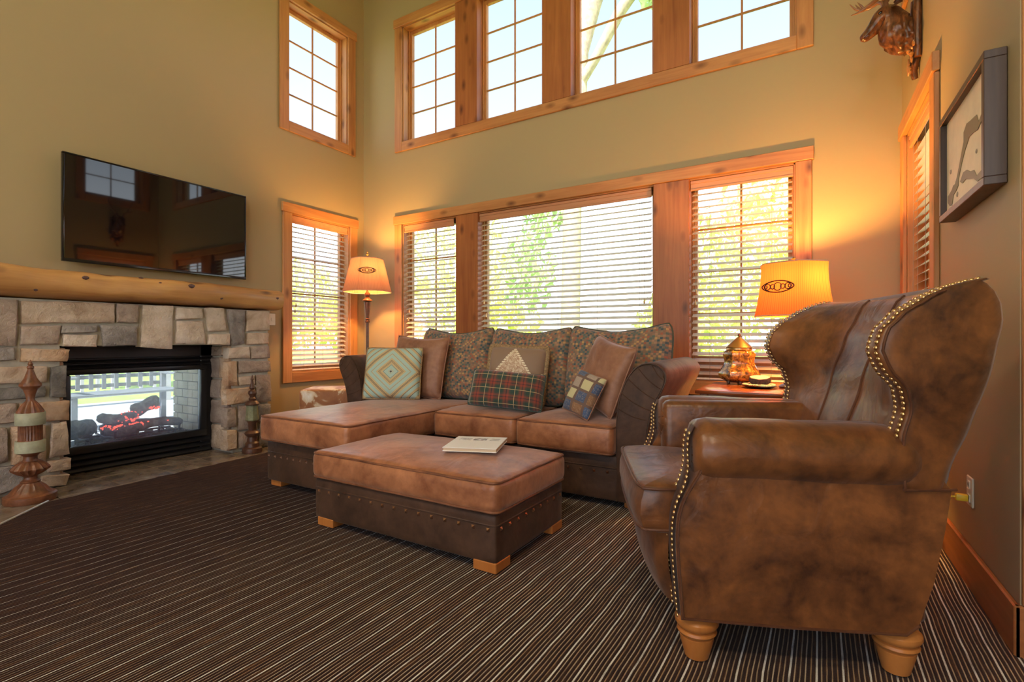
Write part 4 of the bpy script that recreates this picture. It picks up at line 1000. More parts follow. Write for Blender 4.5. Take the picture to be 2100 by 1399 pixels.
# ------------------------------------------------------------------ woven, striped, plaid cloths (UV patterns on the pillow faces)
def cells_uv(N, nx, ny):
    v = N.coord('UV', (nx, ny, 1)); s = N.n('ShaderNodeSeparateXYZ'); N.l(v, s.inputs[0])
    return v, s.outputs[0], s.outputs[1]
N = NT('mosaic_weave'); v, ux, uy = cells_uv(N, 46, 40)
fx, fy = N.math('FLOOR', ux), N.math('FLOOR', uy)
cb = N.n('ShaderNodeCombineXYZ'); N.l(fx, cb.inputs[0]); N.l(fy, cb.inputs[1])
wn = N.n('ShaderNodeTexWhiteNoise', noise_dimensions='2D'); N.l(cb.outputs[0], wn.inputs['Vector'])
chk = N.math('MODULO', N.math('ADD', fx, fy), 2.0)
colr = N.ramp(wn.outputs['Value'], [(0.0, (0.335, 0.116, 0.069)), (0.18, (0.062, 0.092, 0.103)), (0.34, (0.474, 0.279, 0.120)), (0.5, (0.237, 0.139, 0.094)), (0.66, (0.098, 0.133, 0.120)), (0.82, (0.362, 0.203, 0.128)), (1.0, (0.140, 0.085, 0.103))], 'CONSTANT')
N.set(base=N.mix(N.math('MULTIPLY', chk, 0.72), colr, (0.21, 0.15, 0.105)), rough=0.85, spec=0.15, sheen=0.2)
ex = N.math('ABSOLUTE', N.math('SUBTRACT', N.math('FRACT', ux), 0.5)); ey = N.math('ABSOLUTE', N.math('SUBTRACT', N.math('FRACT', uy), 0.5))
N.bump(N.math('ADD', N.math('MULTIPLY', N.math('MAXIMUM', ex, ey), -1.0), N.noise(N.coord('UV', (300, 300, 1)), 1, 2)), 0.5, 0.004); MOSAIC = N.m
N = NT('diamond_stripe'); v, ux, uy = cells_uv(N, 1, 1)
dd = N.math('ADD', N.math('ABSOLUTE', N.math('SUBTRACT', ux, 0.5)), N.math('ABSOLUTE', N.math('SUBTRACT', uy, 0.5)))
TL, TN_, BR = (0.36, 0.50, 0.44), (0.50, 0.38, 0.20), (0.10, 0.065, 0.05)
N.set(base=N.ramp(dd, [(0.0, BR), (0.02, TL), (0.036, TN_), (0.048, TL), (0.125, BR), (0.132, TL), (0.140, TN_), (0.185, BR), (0.195, TN_), (0.21, BR), (0.218, TN_), (0.26, TL), (0.33, TN_), (0.345, BR), (0.35, TL), (0.43, TN_), (0.475, BR), (0.485, TN_), (0.50, BR), (0.508, TN_), (0.555, TL), (0.63, TN_), (0.66, BR), (0.67, TL), (0.75, TN_), (0.80, BR), (0.81, TL), (0.9, TN_)][:31], 'CONSTANT'), rough=0.6, spec=0.3, sheen=0.2)
N.bump(N.noise(N.coord('UV', (250, 250, 1)), 1, 2), 0.2, 0.002); DIAM = N.m
N = NT('tartan_plaid'); v, ux, uy = cells_uv(N, 1, 1)
def tart(c, n):
    f = N.math('FRACT', N.math('MULTIPLY', c, n))
    return N.ramp(f, [(0.0, (0.035, 0.062, 0.05)), (0.40, (0.10, 0.06, 0.045)), (0.48, (0.24, 0.055, 0.035)), (0.62, (0.07, 0.03, 0.04)), (0.68, (0.26, 0.06, 0.04)), (0.82, (0.09, 0.06, 0.05)), (0.92, (0.035, 0.062, 0.05))], 'CONSTANT'), f
ta, fa = tart(ux, 5.0); tb, fb = tart(uy, 2.7)
la = N.math('LESS_THAN', N.math('ABSOLUTE', N.math('SUBTRACT', fa, 0.2)), 0.016); lb = N.math('LESS_THAN', N.math('ABSOLUTE', N.math('SUBTRACT', fb, 0.2)), 0.016)
N.set(base=N.mix(N.math('MULTIPLY', N.math('MAXIMUM', la, lb), 0.7), N.mix(0.5, ta, tb), (0.62, 0.46, 0.24)), rough=0.85, spec=0.1, sheen=0.35)
N.bump(N.noise(N.coord('UV', (280, 160, 1)), 1, 2), 0.25, 0.003); PLAID = N.m
N = NT('patchwork'); v, ux, uy = cells_uv(N, 2.5, 3.6)
fx, fy = N.math('FLOOR', ux), N.math('FLOOR', uy)
wid = N.math('MODULO', N.math('ADD', N.math('MULTIPLY', fx, 2.0), N.math('MULTIPLY', fy, 3.0)), 5.0)
pc = N.ramp(N.math('DIVIDE', N.math('ADD', wid, 0.5), 5.0), [(0.0, (0.055, 0.085, 0.16)), (0.2, (0.34, 0.27, 0.22)), (0.4, (0.24, 0.12, 0.06)), (0.6, (0.50, 0.45, 0.25)), (0.8, (0.06, 0.10, 0.19))], 'CONSTANT')
det = N.noise(N.coord('UV', (22, 26, 1)), 1.0, 4, 0.7, 1.5)
pc = N.mix(N.math('MULTIPLY', N.math('SUBTRACT', det, 0.5), 3.0, clamp=True), pc, (0.52, 0.40, 0.28))
ex = N.math('MAXIMUM', N.math('ABSOLUTE', N.math('SUBTRACT', N.math('FRACT', ux), 0.5)), N.math('ABSOLUTE', N.math('SUBTRACT', N.math('FRACT', uy), 0.5)))
N.set(base=N.mix(N.math('GREATER_THAN', ex, 0.40), pc, (0.15, 0.095, 0.075)), rough=0.8, spec=0.15, sheen=0.2); PATCH = N.m
N = NT('triangle_motif'); v, ux, uy = cells_uv(N, 1, 1)
tri = N.math('SUBTRACT', N.math('SUBTRACT', 0.93, uy), N.math('MULTIPLY', N.math('ABSOLUTE', N.math('SUBTRACT', ux, 0.46)), 1.45))
inside = N.math('GREATER_THAN', tri, 0.0); edge = N.math('LESS_THAN', N.math('ABSOLUTE', tri), 0.035)
edge2 = N.math('LESS_THAN', N.math('ABSOLUTE', N.math('SUBTRACT', N.math('ADD', N.math('MULTIPLY', ux, 0.8), N.math('MULTIPLY', uy, -1.0)), 0.26)), 0.022)
flor = N.ramp(N.noise(N.coord('UV', (9, 9, 1)), 1.0, 4, 0.6, 2.0), [(0.42, (0.62, 0.50, 0.36)), (0.5, (0.36, 0.20, 0.12)), (0.6, (0.60, 0.47, 0.34))])
chain = N.math('GREATER_THAN', N.math('SINE', N.math('MULTIPLY', uy, 150.0)), -0.4)
cc = N.mix(inside, (0.24, 0.155, 0.105), flor); ed = N.math('MULTIPLY', N.math('MAXIMUM', edge, edge2), chain)
N.set(base=N.mix(ed, cc, (0.72, 0.62, 0.46)), rough=0.6, spec=0.3, sheen=0.25); TRIM = N.m
LTH = fabric_mottle('pillow_suede', (0.19, 0.078, 0.042), (0.34, 0.165, 0.098), 5, 0.48, 0.4, 0.35, 0.25, 8)
ROPE = plain('twisted_cord', (0.26, 0.165, 0.08), 0.8, var=0.5, scale=90)

def pillow(name, label, cat, w_, h_, t_, mat, pm, loc, lean, yaw, roll=0.0, parent=None, group=None, ear=0.0, pr=0.006, pinch=0.06, puff=0.42, seed=1, corner=0.03):
    g = G()
    def edge(s, t):
        x = w_/2*s*(1 - pinch*(1-t*t)*abs(s)**4); z = h_/2*t*(1 - pinch*(1-s*s)*abs(t)**4)
        cr = 1 - corner*(s*s*t*t)**3; x *= cr; z *= cr
        if ear: z += ear*(s*s - 0.35)*max(0, t)**2
        return x, z
    def face(sg):
        def f(u, w):
            s, t = u*2-1, w*2-1
            x, z = edge(s, t); k = (max(0, (1-abs(s)**3.2))*max(0, (1-abs(t)**3.2)))**puff
            y = sg*t_/2*k + 0.006*k*noise.noise(Vector((x*9+seed, z*9, sg))) + 0.004*k*noise.noise(Vector((x*22+seed, z*22, sg*3)))
            return Vector((x, y, z))
        return f
    g.grid(face(-1), 24, 24, uv=True); g.grid(face(1), 24, 24, uv=True)
    bmesh.ops.remove_doubles(g.bm, verts=list(g.bm.verts), dist=0.0004)
    if parent is None:
        R_ = thing(name, label, cat, loc, 0, group); R_.rotation_euler = (rad(lean), rad(roll), rad(yaw))
        R_.rotation_euler = (Matrix.Rotation(rad(yaw), 3, 'Z') @ Matrix.Rotation(rad(lean), 3, 'X') @ Matrix.Rotation(rad(roll), 3, 'Y')).to_euler()
        o = g.obj('cover', mat, R_, 70, True)
    else:
        o = g.obj(name, mat, parent, 70, True); R_ = o
        o.matrix_parent_inverse = parent.matrix_basis.inverted(); o.location = loc
        o.rotation_euler = (Matrix.Rotation(rad(yaw), 3, 'Z') @ Matrix.Rotation(rad(lean), 3, 'X') @ Matrix.Rotation(rad(roll), 3, 'Y')).to_euler()
    pts = []
    nn = 20
    for i in range(nn): pts.append((-1+2*i/nn, -1))
    for i in range(nn): pts.append((1, -1+2*i/nn))
    for i in range(nn): pts.append((1-2*i/nn, 1))
    for i in range(nn): pts.append((-1, 1-2*i/nn))
    g = G(); g.tube([(edge(*p)[0], 0, edge(*p)[1]) for p in pts], pr, 7, closed=True)
    q = g.obj('piping', pm, R_ if parent is None else o, 60, True)
    return R_
# back cushions (parts of the sofa)
pillow('back_cushion', None, None, 0.74, 0.60, 0.22, MOSAIC, GRNP, (-2.72, 3.525, 0.795), -14, 3, 0, SF, None, 0.075, 0.007, 0.02, 0.36, 3, 0.10)
pillow('back_cushion', None, None, 0.74, 0.60, 0.22, MOSAIC, GRNP, (-1.995, 3.525, 0.79), -14, 0, 0, SF, None, 0.065, 0.007, 0.02, 0.36, 4, 0.10)
pillow('back_cushion', None, None, 0.80, 0.60, 0.22, MOSAIC, GRNP, (-1.265, 3.515, 0.80), -14, -3, -1, SF, None, 0.075, 0.007, 0.02, 0.36, 5, 0.10)
# scatter cushions
PG = 'scatter cushions on the sofa'
pillow('throw_pillow', 'suede brown square pillow behind the diamond striped pillow', 'pillow', 0.51, 0.52, 0.13, LTH, LTH, (-2.905, 3.270, 0.775), -14, 10, 2, None, PG, 0.02, 0.005, 0.05, .45, 6)
pillow('throw_pillow', 'aqua and tan pillow with concentric diamond stripes', 'pillow', 0.47, 0.43, 0.13, DIAM, ROPE, (-2.975, 3.04, 0.734), -16, 28, 0, None, PG, 0, 0.006, 0.035, .45, 7)
pillow('throw_pillow', 'taupe fringed pillow with a floral triangle in front of the middle cushion', 'pillow', 0.44, 0.43, 0.15, TRIM, ROPE, (-1.93, 3.235, 0.744), -18, 18, 3, None, PG, 0, 0.021, 0.03, .45, 8)
pillow('throw_pillow', 'red and green tartan lumbar pillow lying on the seat cushion', 'pillow', 0.53, 0.27, 0.15, PLAID, PLAID, (-1.885, 3.03, 0.653), -24, 21, 5, None, PG, 0, 0.004, 0.03, .45, 9)
pillow('throw_pillow', 'suede brown square pillow leaning against the dark rolled arm', 'pillow', 0.46, 0.47, 0.15, LTH, LTH, (-1.225, 3.185, 0.772), -16, -34, 12, None, PG, 0.01, 0.005, 0.05, .45, 10)
pillow('throw_pillow', 'small blue and brown patchwork pillow propped by the rolled arm', 'pillow', 0.225, 0.285, 0.10, PATCH, LTH, (-1.285, 2.99, 0.660), -22, -12, 16, None, PG, 0, 0.004, 0.05, .45, 11)

# ================================================================== OTTOMAN
OT = thing('ottoman', 'large tan suede ottoman on a dark nail trimmed base', 'ottoman', (-1.765, 2.14, 0.008))
ox0, ox1, oy0, oy1 = -2.365, -1.165, 1.795, 2.475
g = G(); g.rbox(((ox0+ox1)/2, (oy0+oy1)/2, 0.152), (ox1-ox0-0.03, oy1-oy0-0.03, 0.216), 0.018, 8); ob = g.obj('base', DARKS, OT, 60)
cushion('cushion', ox0, ox1, oy0, oy1, 0.258, 0.405, TAN, TANP, OT, 0.040, 0.04)
ex = 0.0152
seam(ob, [(ox0+ex, oy1-0.1, 0.212), (ox0+ex, oy0+0.03, 0.212), (ox0+0.03, oy0+ex-0.001, 0.212), (ox1-0.03, oy0+ex-0.001, 0.212), (ox1-ex+0.001, oy0+0.03, 0.212), (ox1-ex+0.001, oy1-0.03, 0.212)])
for i in range(15): pyramid_nail(ob, (ox0+0.055 + i*(ox1-ox0-0.11)/14, oy0+0.0145, 0.192), (0, -1))
for i in range(9): pyramid_nail(ob, (ox1-0.0145, oy0+0.055+i*(oy1-oy0-0.11)/8, 0.192), (1, 0))
for i in range(9): pyramid_nail(ob, (ox0+0.0145, oy0+0.055+i*(oy1-oy0-0.11)/8, 0.192), (-1, 0))
for x in (ox0+0.10, ox1-0.075):
    for y in (oy0+0.075, oy1-0.08): blockleg(OT, x, y, 0.044, 0.12)

# ================================================================== BOOK
BK = thing('photo_book', 'white photo book lying on the ottoman', 'book', (-1.55, 2.19, 0.4475), rad(21.5))
bw, bh = 0.275, 0.30
CPAGE = plain('page_edges', (0.62, 0.47, 0.32), 0.8)
N = NT('book_cover'); v = N.coord('Object'); s = N.n('ShaderNodeSeparateXYZ'); N.l(v, s.inputs[0])
N.set(base=(0.88, 0.88, 0.87), rough=0.35); COVER = N.m
g = G(); g.box(-bw/2+0.004, bw/2-0.002, -bh/2+0.004, bh/2-0.004, 0.003, 0.017); g.obj('pages', CPAGE, BK, 0, True)
g = G(); g.box(-bw/2, bw/2, -bh/2, bh/2, 0.0, 0.003, 0.001); g.obj('back_board', COVER, BK, 30, True)
g = G(); g.box(-bw/2, bw/2, -bh/2, bh/2, 0.017, 0.020, 0.001); fc = g.obj('front_cover', COVER, BK, 30, True)
for k, (x, wd, lo, hi) in enumerate(((-0.075, 0.066, 0.30, 0.75), (0.005, 0.072, 0.05, 0.6), (0.085, 0.050, 0.35, 0.8))):
    N = NT('book_picture'); v = N.coord('Object', (45, 60, 1), loc=(k*3.3, 0, 0)); f = N.noise(v, 1.0, 3, 0.7)
    N.set(base=N.ramp(f, [(0.4, (lo,)*3), (0.55, (hi,)*3), (0.6, (0.8, 0.8, 0.8))]), rough=0.4)
    g = G(); g.box(x-wd/2, x+wd/2, 0.045, 0.105, 0.0199, 0.0204); g.obj('picture', N.m, fc, 0, True)

# ================================================================== COWHIDE STOOL
N = NT('cowhide'); v = N.coord('Object'); f = N.noise(v, 4.2, 4, 0.55, 0.8); fine = N.noise(v, 120, 2)
N.set(base=N.ramp(f, [(0.40, (0.26, 0.085, 0.022)), (0.52, (0.34, 0.125, 0.035)), (0.555, (0.62, 0.46, 0.30)), (0.66, (0.80, 0.74, 0.66))]), rough=0.6, sheen=0.4); N.bump(fine, 0.3, 0.004); HIDE = N.m
CS = thing('cowhide_stool', 'brown and white cowhide cube stool behind the chaise', 'stool', (-4.23, 3.46, 0.008), rad(36))
g = G(); g.rbox((0, 0, 0.285), (0.50, 0.44, 0.46), 0.03, 10, (0.008, 0.008, 0.012)); g.obj('upholstered_cube', HIDE, CS, 60, True)
for x in (-0.2, 0.2):
    for y in (-0.17, 0.17):
        g = G(); g.box(x-0.025, x+0.025, y-0.025, y+0.025, 0.0005, 0.058, 0.004); g.obj('leg', FRAMEW, CS, 30, True)

# ================================================================== WING CHAIR   (local: x = front to back, y = near side to far side)
WC = thing('wing_chair', 'distressed brown leather wing chair with brass nail trim', 'armchair', (-0.310, 1.615, 0.008), rad(24.13))
CW = 0.82; KW = dict(local=True)
def lerp_tab(tab, z):
    if z <= tab[0][0]: return tab[0][1]
    for (a, b), (c, d) in zip(tab, tab[1:]):
        if z <= c:
            t = (z-a)/(c-a); t = t*t*(3-2*t)*0.5 + t*0.5; return b + (d-b)*t
    return tab[-1][1]
T_WING = [(0.50, .555), (0.62, .545), (0.72, .540), (0.80, .553), (0.86, .540), (0.92, .490), (0.975, .470), (1.03, .482), (1.08, .525), (1.125, .590), (1.155, .645), (1.172, .695), (1.180, .735)]
T_REAR = [(0.50, .665), (0.60, .695), (0.75, .742), (0.97, .795), (1.06, .812), (1.11, .808), (1.145, .795), (1.165, .778), (1.175, .762), (1.180, .748)]
T_BACK = [(0.50, .515), (0.65, .545), (0.85, .605), (1.02, .660), (1.10, .695), (1.15, .712), (1.172, .728), (1.180, .738)]
SW = 0.058                                # width of the nailed strip on the wing edge
def flare(y, z):
    if z < 0.562: return CW/2 + (y-CW/2)*0.955
    k = min(1, max(0, (z-0.62)/0.30)); k = k*k*(3-2*k); return y + 0.034*k*(2*y/CW-1)
def zt(s):                                # crest: a touch lower between the wings
    return 1.0 - 0.022*math.sin(math.pi*s)
def inner(s, z):
    """s 0..1 across from near wing to far wing"""
    uw = lerp_tab(T_WING, z); ub = max(lerp_tab(T_BACK, z), uw + 0.0)
    k = abs(2*s-1)**2.6
    x = ub + (uw-ub)*k
    y = SW + 0.004 + s*(CW-2*SW-0.008)
    ch = 0.010*abs(math.sin(math.pi*3*s)) if 0.08 < s < 0.92 else 0.0       # soft channels
    return x - ch*min(1, (1.18-z)*8), y
zs = [0.50+0.0225*i for i in range(27)] + [1.100, 1.112, 1.124, 1.136, 1.147, 1.157, 1.165, 1.172, 1.177, 1.180]
NI = 36
def ring(z):
    uw, ur = lerp_tab(T_WING, z), lerp_tab(T_REAR, z); ur = max(ur, uw+0.012)
    r = min(0.012, (ur-uw)*0.3); pts = []
    for i in range(9):                                      # near outer side, rear -> front
        t = i/8; pts.append((ur-0.03 + (uw+r-ur+0.03)*t if ur-0.03 > uw+r else ur + (uw-ur)*t, 0.0 - 0.006*math.sin(math.pi*t)))
    pts += [(uw+r*0.3, r*0.35), (uw, r), (uw-0.003, SW*0.5), (uw, SW-0.008), (uw+0.004, SW)]
    for i in range(NI+1): pts.append(inner(i/NI, z))
    pts += [(uw+0.004, CW-SW), (uw, CW-SW+0.008), (uw-0.003, CW-SW*0.5), (uw, CW-r), (uw+r*0.3, CW-r*0.35)]
    for i in range(9):
        t = 1-i/8; pts.append((ur-0.03 + (uw+r-ur+0.03)*t if ur-0.03 > uw+r else ur + (uw-ur)*t, CW + 0.006*math.sin(math.pi*t)))
    for i in range(11):
        t = i/10; pts.append((ur + 0.004*math.sin(math.pi*t), CW-0.03 - t*(CW-0.06)))
    return pts
g = G(); rows = []
for z in zs:
    row = []
    for (x, y) in ring(z):
        s = min(1, max(0, y/CW)); zz = 0.5 + (z-0.5)*(1 - 0.032*math.sin(math.pi*s)) if z > 0.9 else z
        if z > 0.9: zz = z - (z-0.9)/0.28*0.022*math.sin(math.pi*s)
        zz -= 0.016*max(0, z-0.6)/0.58; row.append(g.bm.verts.new((x + 0.003*noise.noise(Vector((x*8, y*8, z*8))), flare(y, z), zz)))
    rows.append(row)
m = len(rows[0])
for k in range(len(rows)-1):
    for i in range(m): g.bm.faces.new([rows[k][i], rows[k][(i+1) % m], rows[k+1][(i+1) % m], rows[k+1][i]])
g.bm.faces.new(rows[0]); g.bm.faces.new(rows[-1])
back = g.obj('back_and_wings', CHAIR, WC, 50, True)
def innerp(s, z, o=0.0):
    x, y = inner(s, z); zz = z if z < 0.9 else z - (z-0.9)/0.28*0.022*math.sin(math.pi*y/CW); zz -= 0.016*max(0, z-0.6)/0.58; return (x-o, flare(y, z), zz)
for s in (0.36, 0.64):                                     # welted channel seams
    g = G(); g.tube([innerp(s, 0.5+0.68*i/30, 0.001) for i in range(31)], 0.0055, 6); g.obj('channel_welt', CHAIRP, back, 60, True)
for y in (0.0, CW):                                        # piping round the outer wing panels
    sg = -1 if y == 0 else 1
    pts = [(lerp_tab(T_WING, z)+0.010, flare(y, z)+sg*0.003, z - 0.016*max(0, z-0.6)/0.58) for z in zs[2:-5]]
    g = G(); g.tube(pts, 0.0042, 6); g.obj('wing_welt', CHAIRP, back, 60, True)
# nail heads
g = G(); h = 0.0068
g.lathe([(h, 0.0), (h*0.92, 0.0022), (h*0.6, 0.0042), (h*0.2, 0.0050)], (0, 0, 0), 8); NHM = g.mesh('nail_head', BRASSY, 60)
def nail(p, d, parent):
    o = link('nail_head', NHM, parent, True); o.location = p
    o.rotation_euler = Vector((0, 0, 1)).rotation_difference(Vector(d).normalized()).to_euler(); return o
def along(pts, step):
    out = []; acc = 0.0; P = [Vector(p) for p in pts]
    for a, b in zip(P, P[1:]):
        L = (b-a).length; t = (step-acc) if acc > 0 else 0.0
        if acc == 0: out.append((a.copy(), (b-a).normalized())); t = step
        while t <= L: out.append((a.lerp(b, t/L), (b-a).normalized())); t += step
        acc = L-(t-step)
        if acc == 0: acc = 1e-6
    return out
wl = [z for z in zs if 0.70 < z] 
for yy, stp in ((0.012, 0.0165), (SW-0.010, 0.0165), (CW-SW+0.010, 0.0175), (CW-0.012, 0.0175)):
    pts = [(lerp_tab(T_WING, z), flare(yy, z), z - ((z-0.9)/0.28*0.022*math.sin(math.pi*yy/CW) if z > .9 else 0) - 0.016*max(0, z-0.6)/0.58) for z in wl]
    for p, d in along(pts, stp):
        nv = Vector((-d.z, 0, d.x)); nv = nv if nv.x < 0.2 else nv
        nail(p + nv*0.0015, nv, back)
# seat deck, apron, cushion
g = G()
def apron(u, w):
    y = 0.09 + (CW-0.18)*u; t = w; x = -0.070 - 0.066*math.sin(math.pi*min(1, max(0, u)))**0.4 - 0.018*math.sin(math.pi*(0.18+0.64*t)) + (0.03*(1-t)**3)
    return Vector((x, y, 0.150 + 0.24*t))
vs = g.grid(apron, 20, 10)
bk = [[g.bm.verts.new((0.62, v.co.y, v.co.z)) for v in (r[0], r[-1])] for r in vs]
for i in range(20):
    g.bm.faces.new([vs[i][0], vs[i+1][0], bk[i+1][0], bk[i][0]]); g.bm.faces.new([vs[i][-1], vs[i+1][-1], bk[i+1][1], bk[i][1]])
g.obj('seat_base', CHAIR, WC, 60, True)
def tcush(P):
    # T-shaped front ears
    return P
g = G()
SO = sm([(-0.165, 0.085), (-0.185, 0.14), (-0.190, 0.41), (-0.185, CW-0.14), (-0.165, CW-0.085), (-0.12, CW-0.075), (-0.05, CW-0.085), (-0.025, CW-0.12), (-0.02, CW-0.175), (0.05, CW-0.18), (0.50, CW-0.18), (0.53, CW-0.20), (0.53, 0.20), (0.50, 0.18), (0.05, 0.18), (-0.02, 0.175), (-0.025, 0.12), (-0.05, 0.085), (-0.12, 0.075), (-0.165, 0.085)], 2)[:-1]
cx_, cy_ = 0.17, CW/2
lev = [(0.375, .965), (0.380, .985), (0.392, .997), (0.43, 1.008), (0.47, 1.006), (0.500, .997), (0.512, .985), (0.519, .965)]
rows = []
for (z, s) in lev:
    rows.append([g.bm.verts.new((cx_+(p[0]-cx_)*s + (-0.006 if p[0] < -.1 and .4 < z < .5 else 0), cy_+(p[1]-cy_)*s, z + (0.018*math.sin(math.pi*p[1]/CW) if z > .5 else 0) + 0.004*noise.noise(Vector((p[0]*12, p[1]*12, z*5))))) for p in SO])
m = len(SO)
for k in range(len(rows)-1):
    for i in range(m): g.bm.faces.new([rows[k][i], rows[k][(i+1) % m], rows[k+1][(i+1) % m], rows[k+1][i]])
for sc_, zz in ((.80, .536), (.55, .552), (.28, .560)):
    nr = [g.bm.verts.new((cx_+(p[0]-cx_)*sc_, cy_+(p[1]-cy_)*sc_, zz + 0.008*noise.noise(Vector((p[0]*9*sc_, p[1]*9*sc_, 3))))) for p in SO]
    for i in range(m): g.bm.faces.new([rows[-1][i], rows[-1][(i+1) % m], nr[(i+1) % m], nr[i]])
    rows.append(nr)
g.bm.faces.new(rows[-1]); g.bm.faces.new(rows[0])
sc = g.obj('seat_cushion', CHAIR, WC, 60, True)
for z in (0.512, 0.385):
    g = G(); g.tube([(cx_+(p[0]-cx_)*.998, cy_+(p[1]-cy_)*.998, z + (0.014*math.sin(math.pi*p[1]/CW) if z > .5 else 0)) for p in SO], 0.0052, 6, closed=True); g.obj('piping', CHAIRP, sc, 60, True)
# arms: rolled top, outer panel with nailed front edge, inner panel
PANEL = sm([(-0.062, 0.150), (-0.075, 0.30), (-0.080, 0.42), (-0.068, 0.49), (-0.040, 0.545), (-0.008, 0.60), (0.004, 0.64), (0.0, 0.68)], 2)
for near in (True, False):
    def Yv(y): return y if near else CW-y
    arm = None
    g = G(); nr = 26
    def roll(u, w):
        x = [-0.022, -0.016, 0.0, 0.03, 0.08, 0.16, 0.26, 0.36, 0.45, 0.52, 0.57, 0.60][round(u*11)]; ins = [0.045, 0.022, 0.006, 0.0, 0, 0, 0, 0, 0, 0, 0.004, 0.02][round(u*11)]
        a = 2*math.pi*w; ry, rz_ = 0.108-ins, 0.100-ins
        yc, zc = 0.080, 0.645
        y = yc + ry*math.cos(a); z = zc + rz_*math.sin(a)*(1.0 if math.sin(a) > 0 else 0.98)
        z += 0.004*math.sin(x*9+0.5) + 0.004*noise.noise(Vector((x*10, a, 2)))
        return Vector((x, Yv(y), z))
    vs = g.grid(roll, 11, nr, closev=True); g.bm.faces.new(vs[0]); g.bm.faces.new(vs[-1])
    arm = g.obj('arm_roll', CHAIR, WC, 60, True)
    g = G()
    for k in range(9):
        a = rad(-200 + 27*k); g.tube([(-0.0225, Yv(0.088+0.050*math.cos(a)), 0.645+0.050*math.sin(a)), (-0.012, Yv(0.088+0.082*math.cos(a)), 0.645+0.082*math.sin(a)), (0.018, Yv(0.088+0.097*math.cos(a)), 0.645+0.097*math.sin(a))], 0.0026, 5)
    g.obj('gathers', CHAIRP, arm, 60, True)
    pan = PANEL + [(0.30, 0.68), (0.64, 0.62), (0.684, 0.563), (0.668, 0.45), (0.640, 0.30), (0.600, 0.175), (0.565, 0.145), (0.25, 0.143)]
    g = G(); g.prism(pan, 0.004, 0.115, lambda a, b, t: (a, Yv(t), b), 0.006)
    po = g.obj('outer_panel', CHAIR, WC, 45, True)
    g = G(); g.tube([(p[0]+0.006, Yv(0.002), p[1]) for p in PANEL] , 0.0042, 6); g.obj('front_welt', CHAIRP, po, 60, True)
    g = G(); g.tube([(-0.062, Yv(0.004), 0.148), (0.25, Yv(0.003), 0.142), (0.565, Yv(0.003), 0.143), (0.60, Yv(0.004), 0.172)], 0.0045, 6); g.obj('hem_welt', CHAIRP, po, 60, True)
    g = G(); g.tube([(0.56, Yv(0.0), 0.561), (0.62, Yv(-0.001), 0.563), (0.695, Yv(0.0), 0.567)], 0.004, 6); g.obj('seam', CHAIRP, po, 60, True)
    g = G(); g.box(-0.012, 0.58, min(Yv(0.09), Yv(0.190)), max(Yv(0.09), Yv(0.190)), 0.37, 0.735, 0.035, 3); g.obj('inner_panel', CHAIR, WC, 50, True)
    FACE = sm([(-0.066, 0.152), (-0.079, 0.30), (-0.084, 0.42), (-0.072, 0.49), (-0.046, 0.545), (-0.032, 0.60), (-0.034, 0.65), (-0.030, 0.70), (-0.014, 0.728)], 2)
    def fac(u, w, Yv=Yv):
        q = FACE[round(u*(len(FACE)-1))]; z = q[1]; top = max(0, (z-0.56)/0.17)
        y0_, y1_ = 0.010 + 0.030*top, 0.108 - 0.018*top
        return Vector((q[0] - 0.004*math.sin(math.pi*w), Yv(y0_ + (y1_-y0_)*w), z))
    g = G(); g.grid(fac, len(FACE)-1, 6); bmesh.ops.solidify(g.bm, geom=list(g.bm.faces), thickness=-0.004); g.obj('arm_facing', CHAIR, po, 50, True)
    for w_ in (0.07, 0.93):
        for p, d in along([fac(i_/(len(FACE)-1), w_) for i_ in range(len(FACE)) if FACE[i_][1] < 0.715], 0.0165):
            nv = Vector((-d.z, 0, d.x)); nail(p + nv*0.0035, nv, po)
    # turned bun feet
    for fx in (-0.002, 0.575):
        g = G(); g.lathe([(0.030, 0.0005), (0.036, 0.004), (0.043, 0.03), (0.050, 0.058), (0.052, 0.070), (0.047, 0.0735), (0.056, 0.078), (0.060, 0.085), (0.057, 0.092), (0.050, 0.096), (0.060, 0.101), (0.066, 0.112), (0.065, 0.122), (0.056, 0.132), (0.046, 0.138), (0.046, 0.155)], (fx, Yv(0.07), 0), 28); g.obj('leg', BEECH, WC, 35, True)
g = G(); g.box(0.56, 0.66, 0.06, CW-0.06, 0.145, 0.55, 0.02, 2); g.obj('rear_panel', CHAIR, WC, 50, True)

# ================================================================== SIDE TABLE
TB = thing('side_table', 'cherry wood side table between sofa and wing chair', 'table', (-0.38, 3.82, 0.008))
g = G(); g.box(-0.71, -0.05, 3.44, 4.20, 0.655, 0.680, 0.006, 2); g.obj('tabletop', CHERRY, TB, 30)
g = G(); g.box(-0.67, -0.09, 3.48, 4.16, 0.56, 0.655, 0.003); g.obj('apron', CHERRY, TB, 30)
g = G(); g.box(-0.67, -0.09, 3.48, 4.16, 0.20, 0.22, 0.003); g.obj('shelf', CHERRY, TB, 30)
for x in (-0.66, -0.10):
    for y in (3.49, 4.15):
        g = G(); g.box(x-0.025, x+0.025, y-0.025, y+0.025, 0.009, 0.656, 0.004); g.obj('leg', CHERRY, TB, 30)

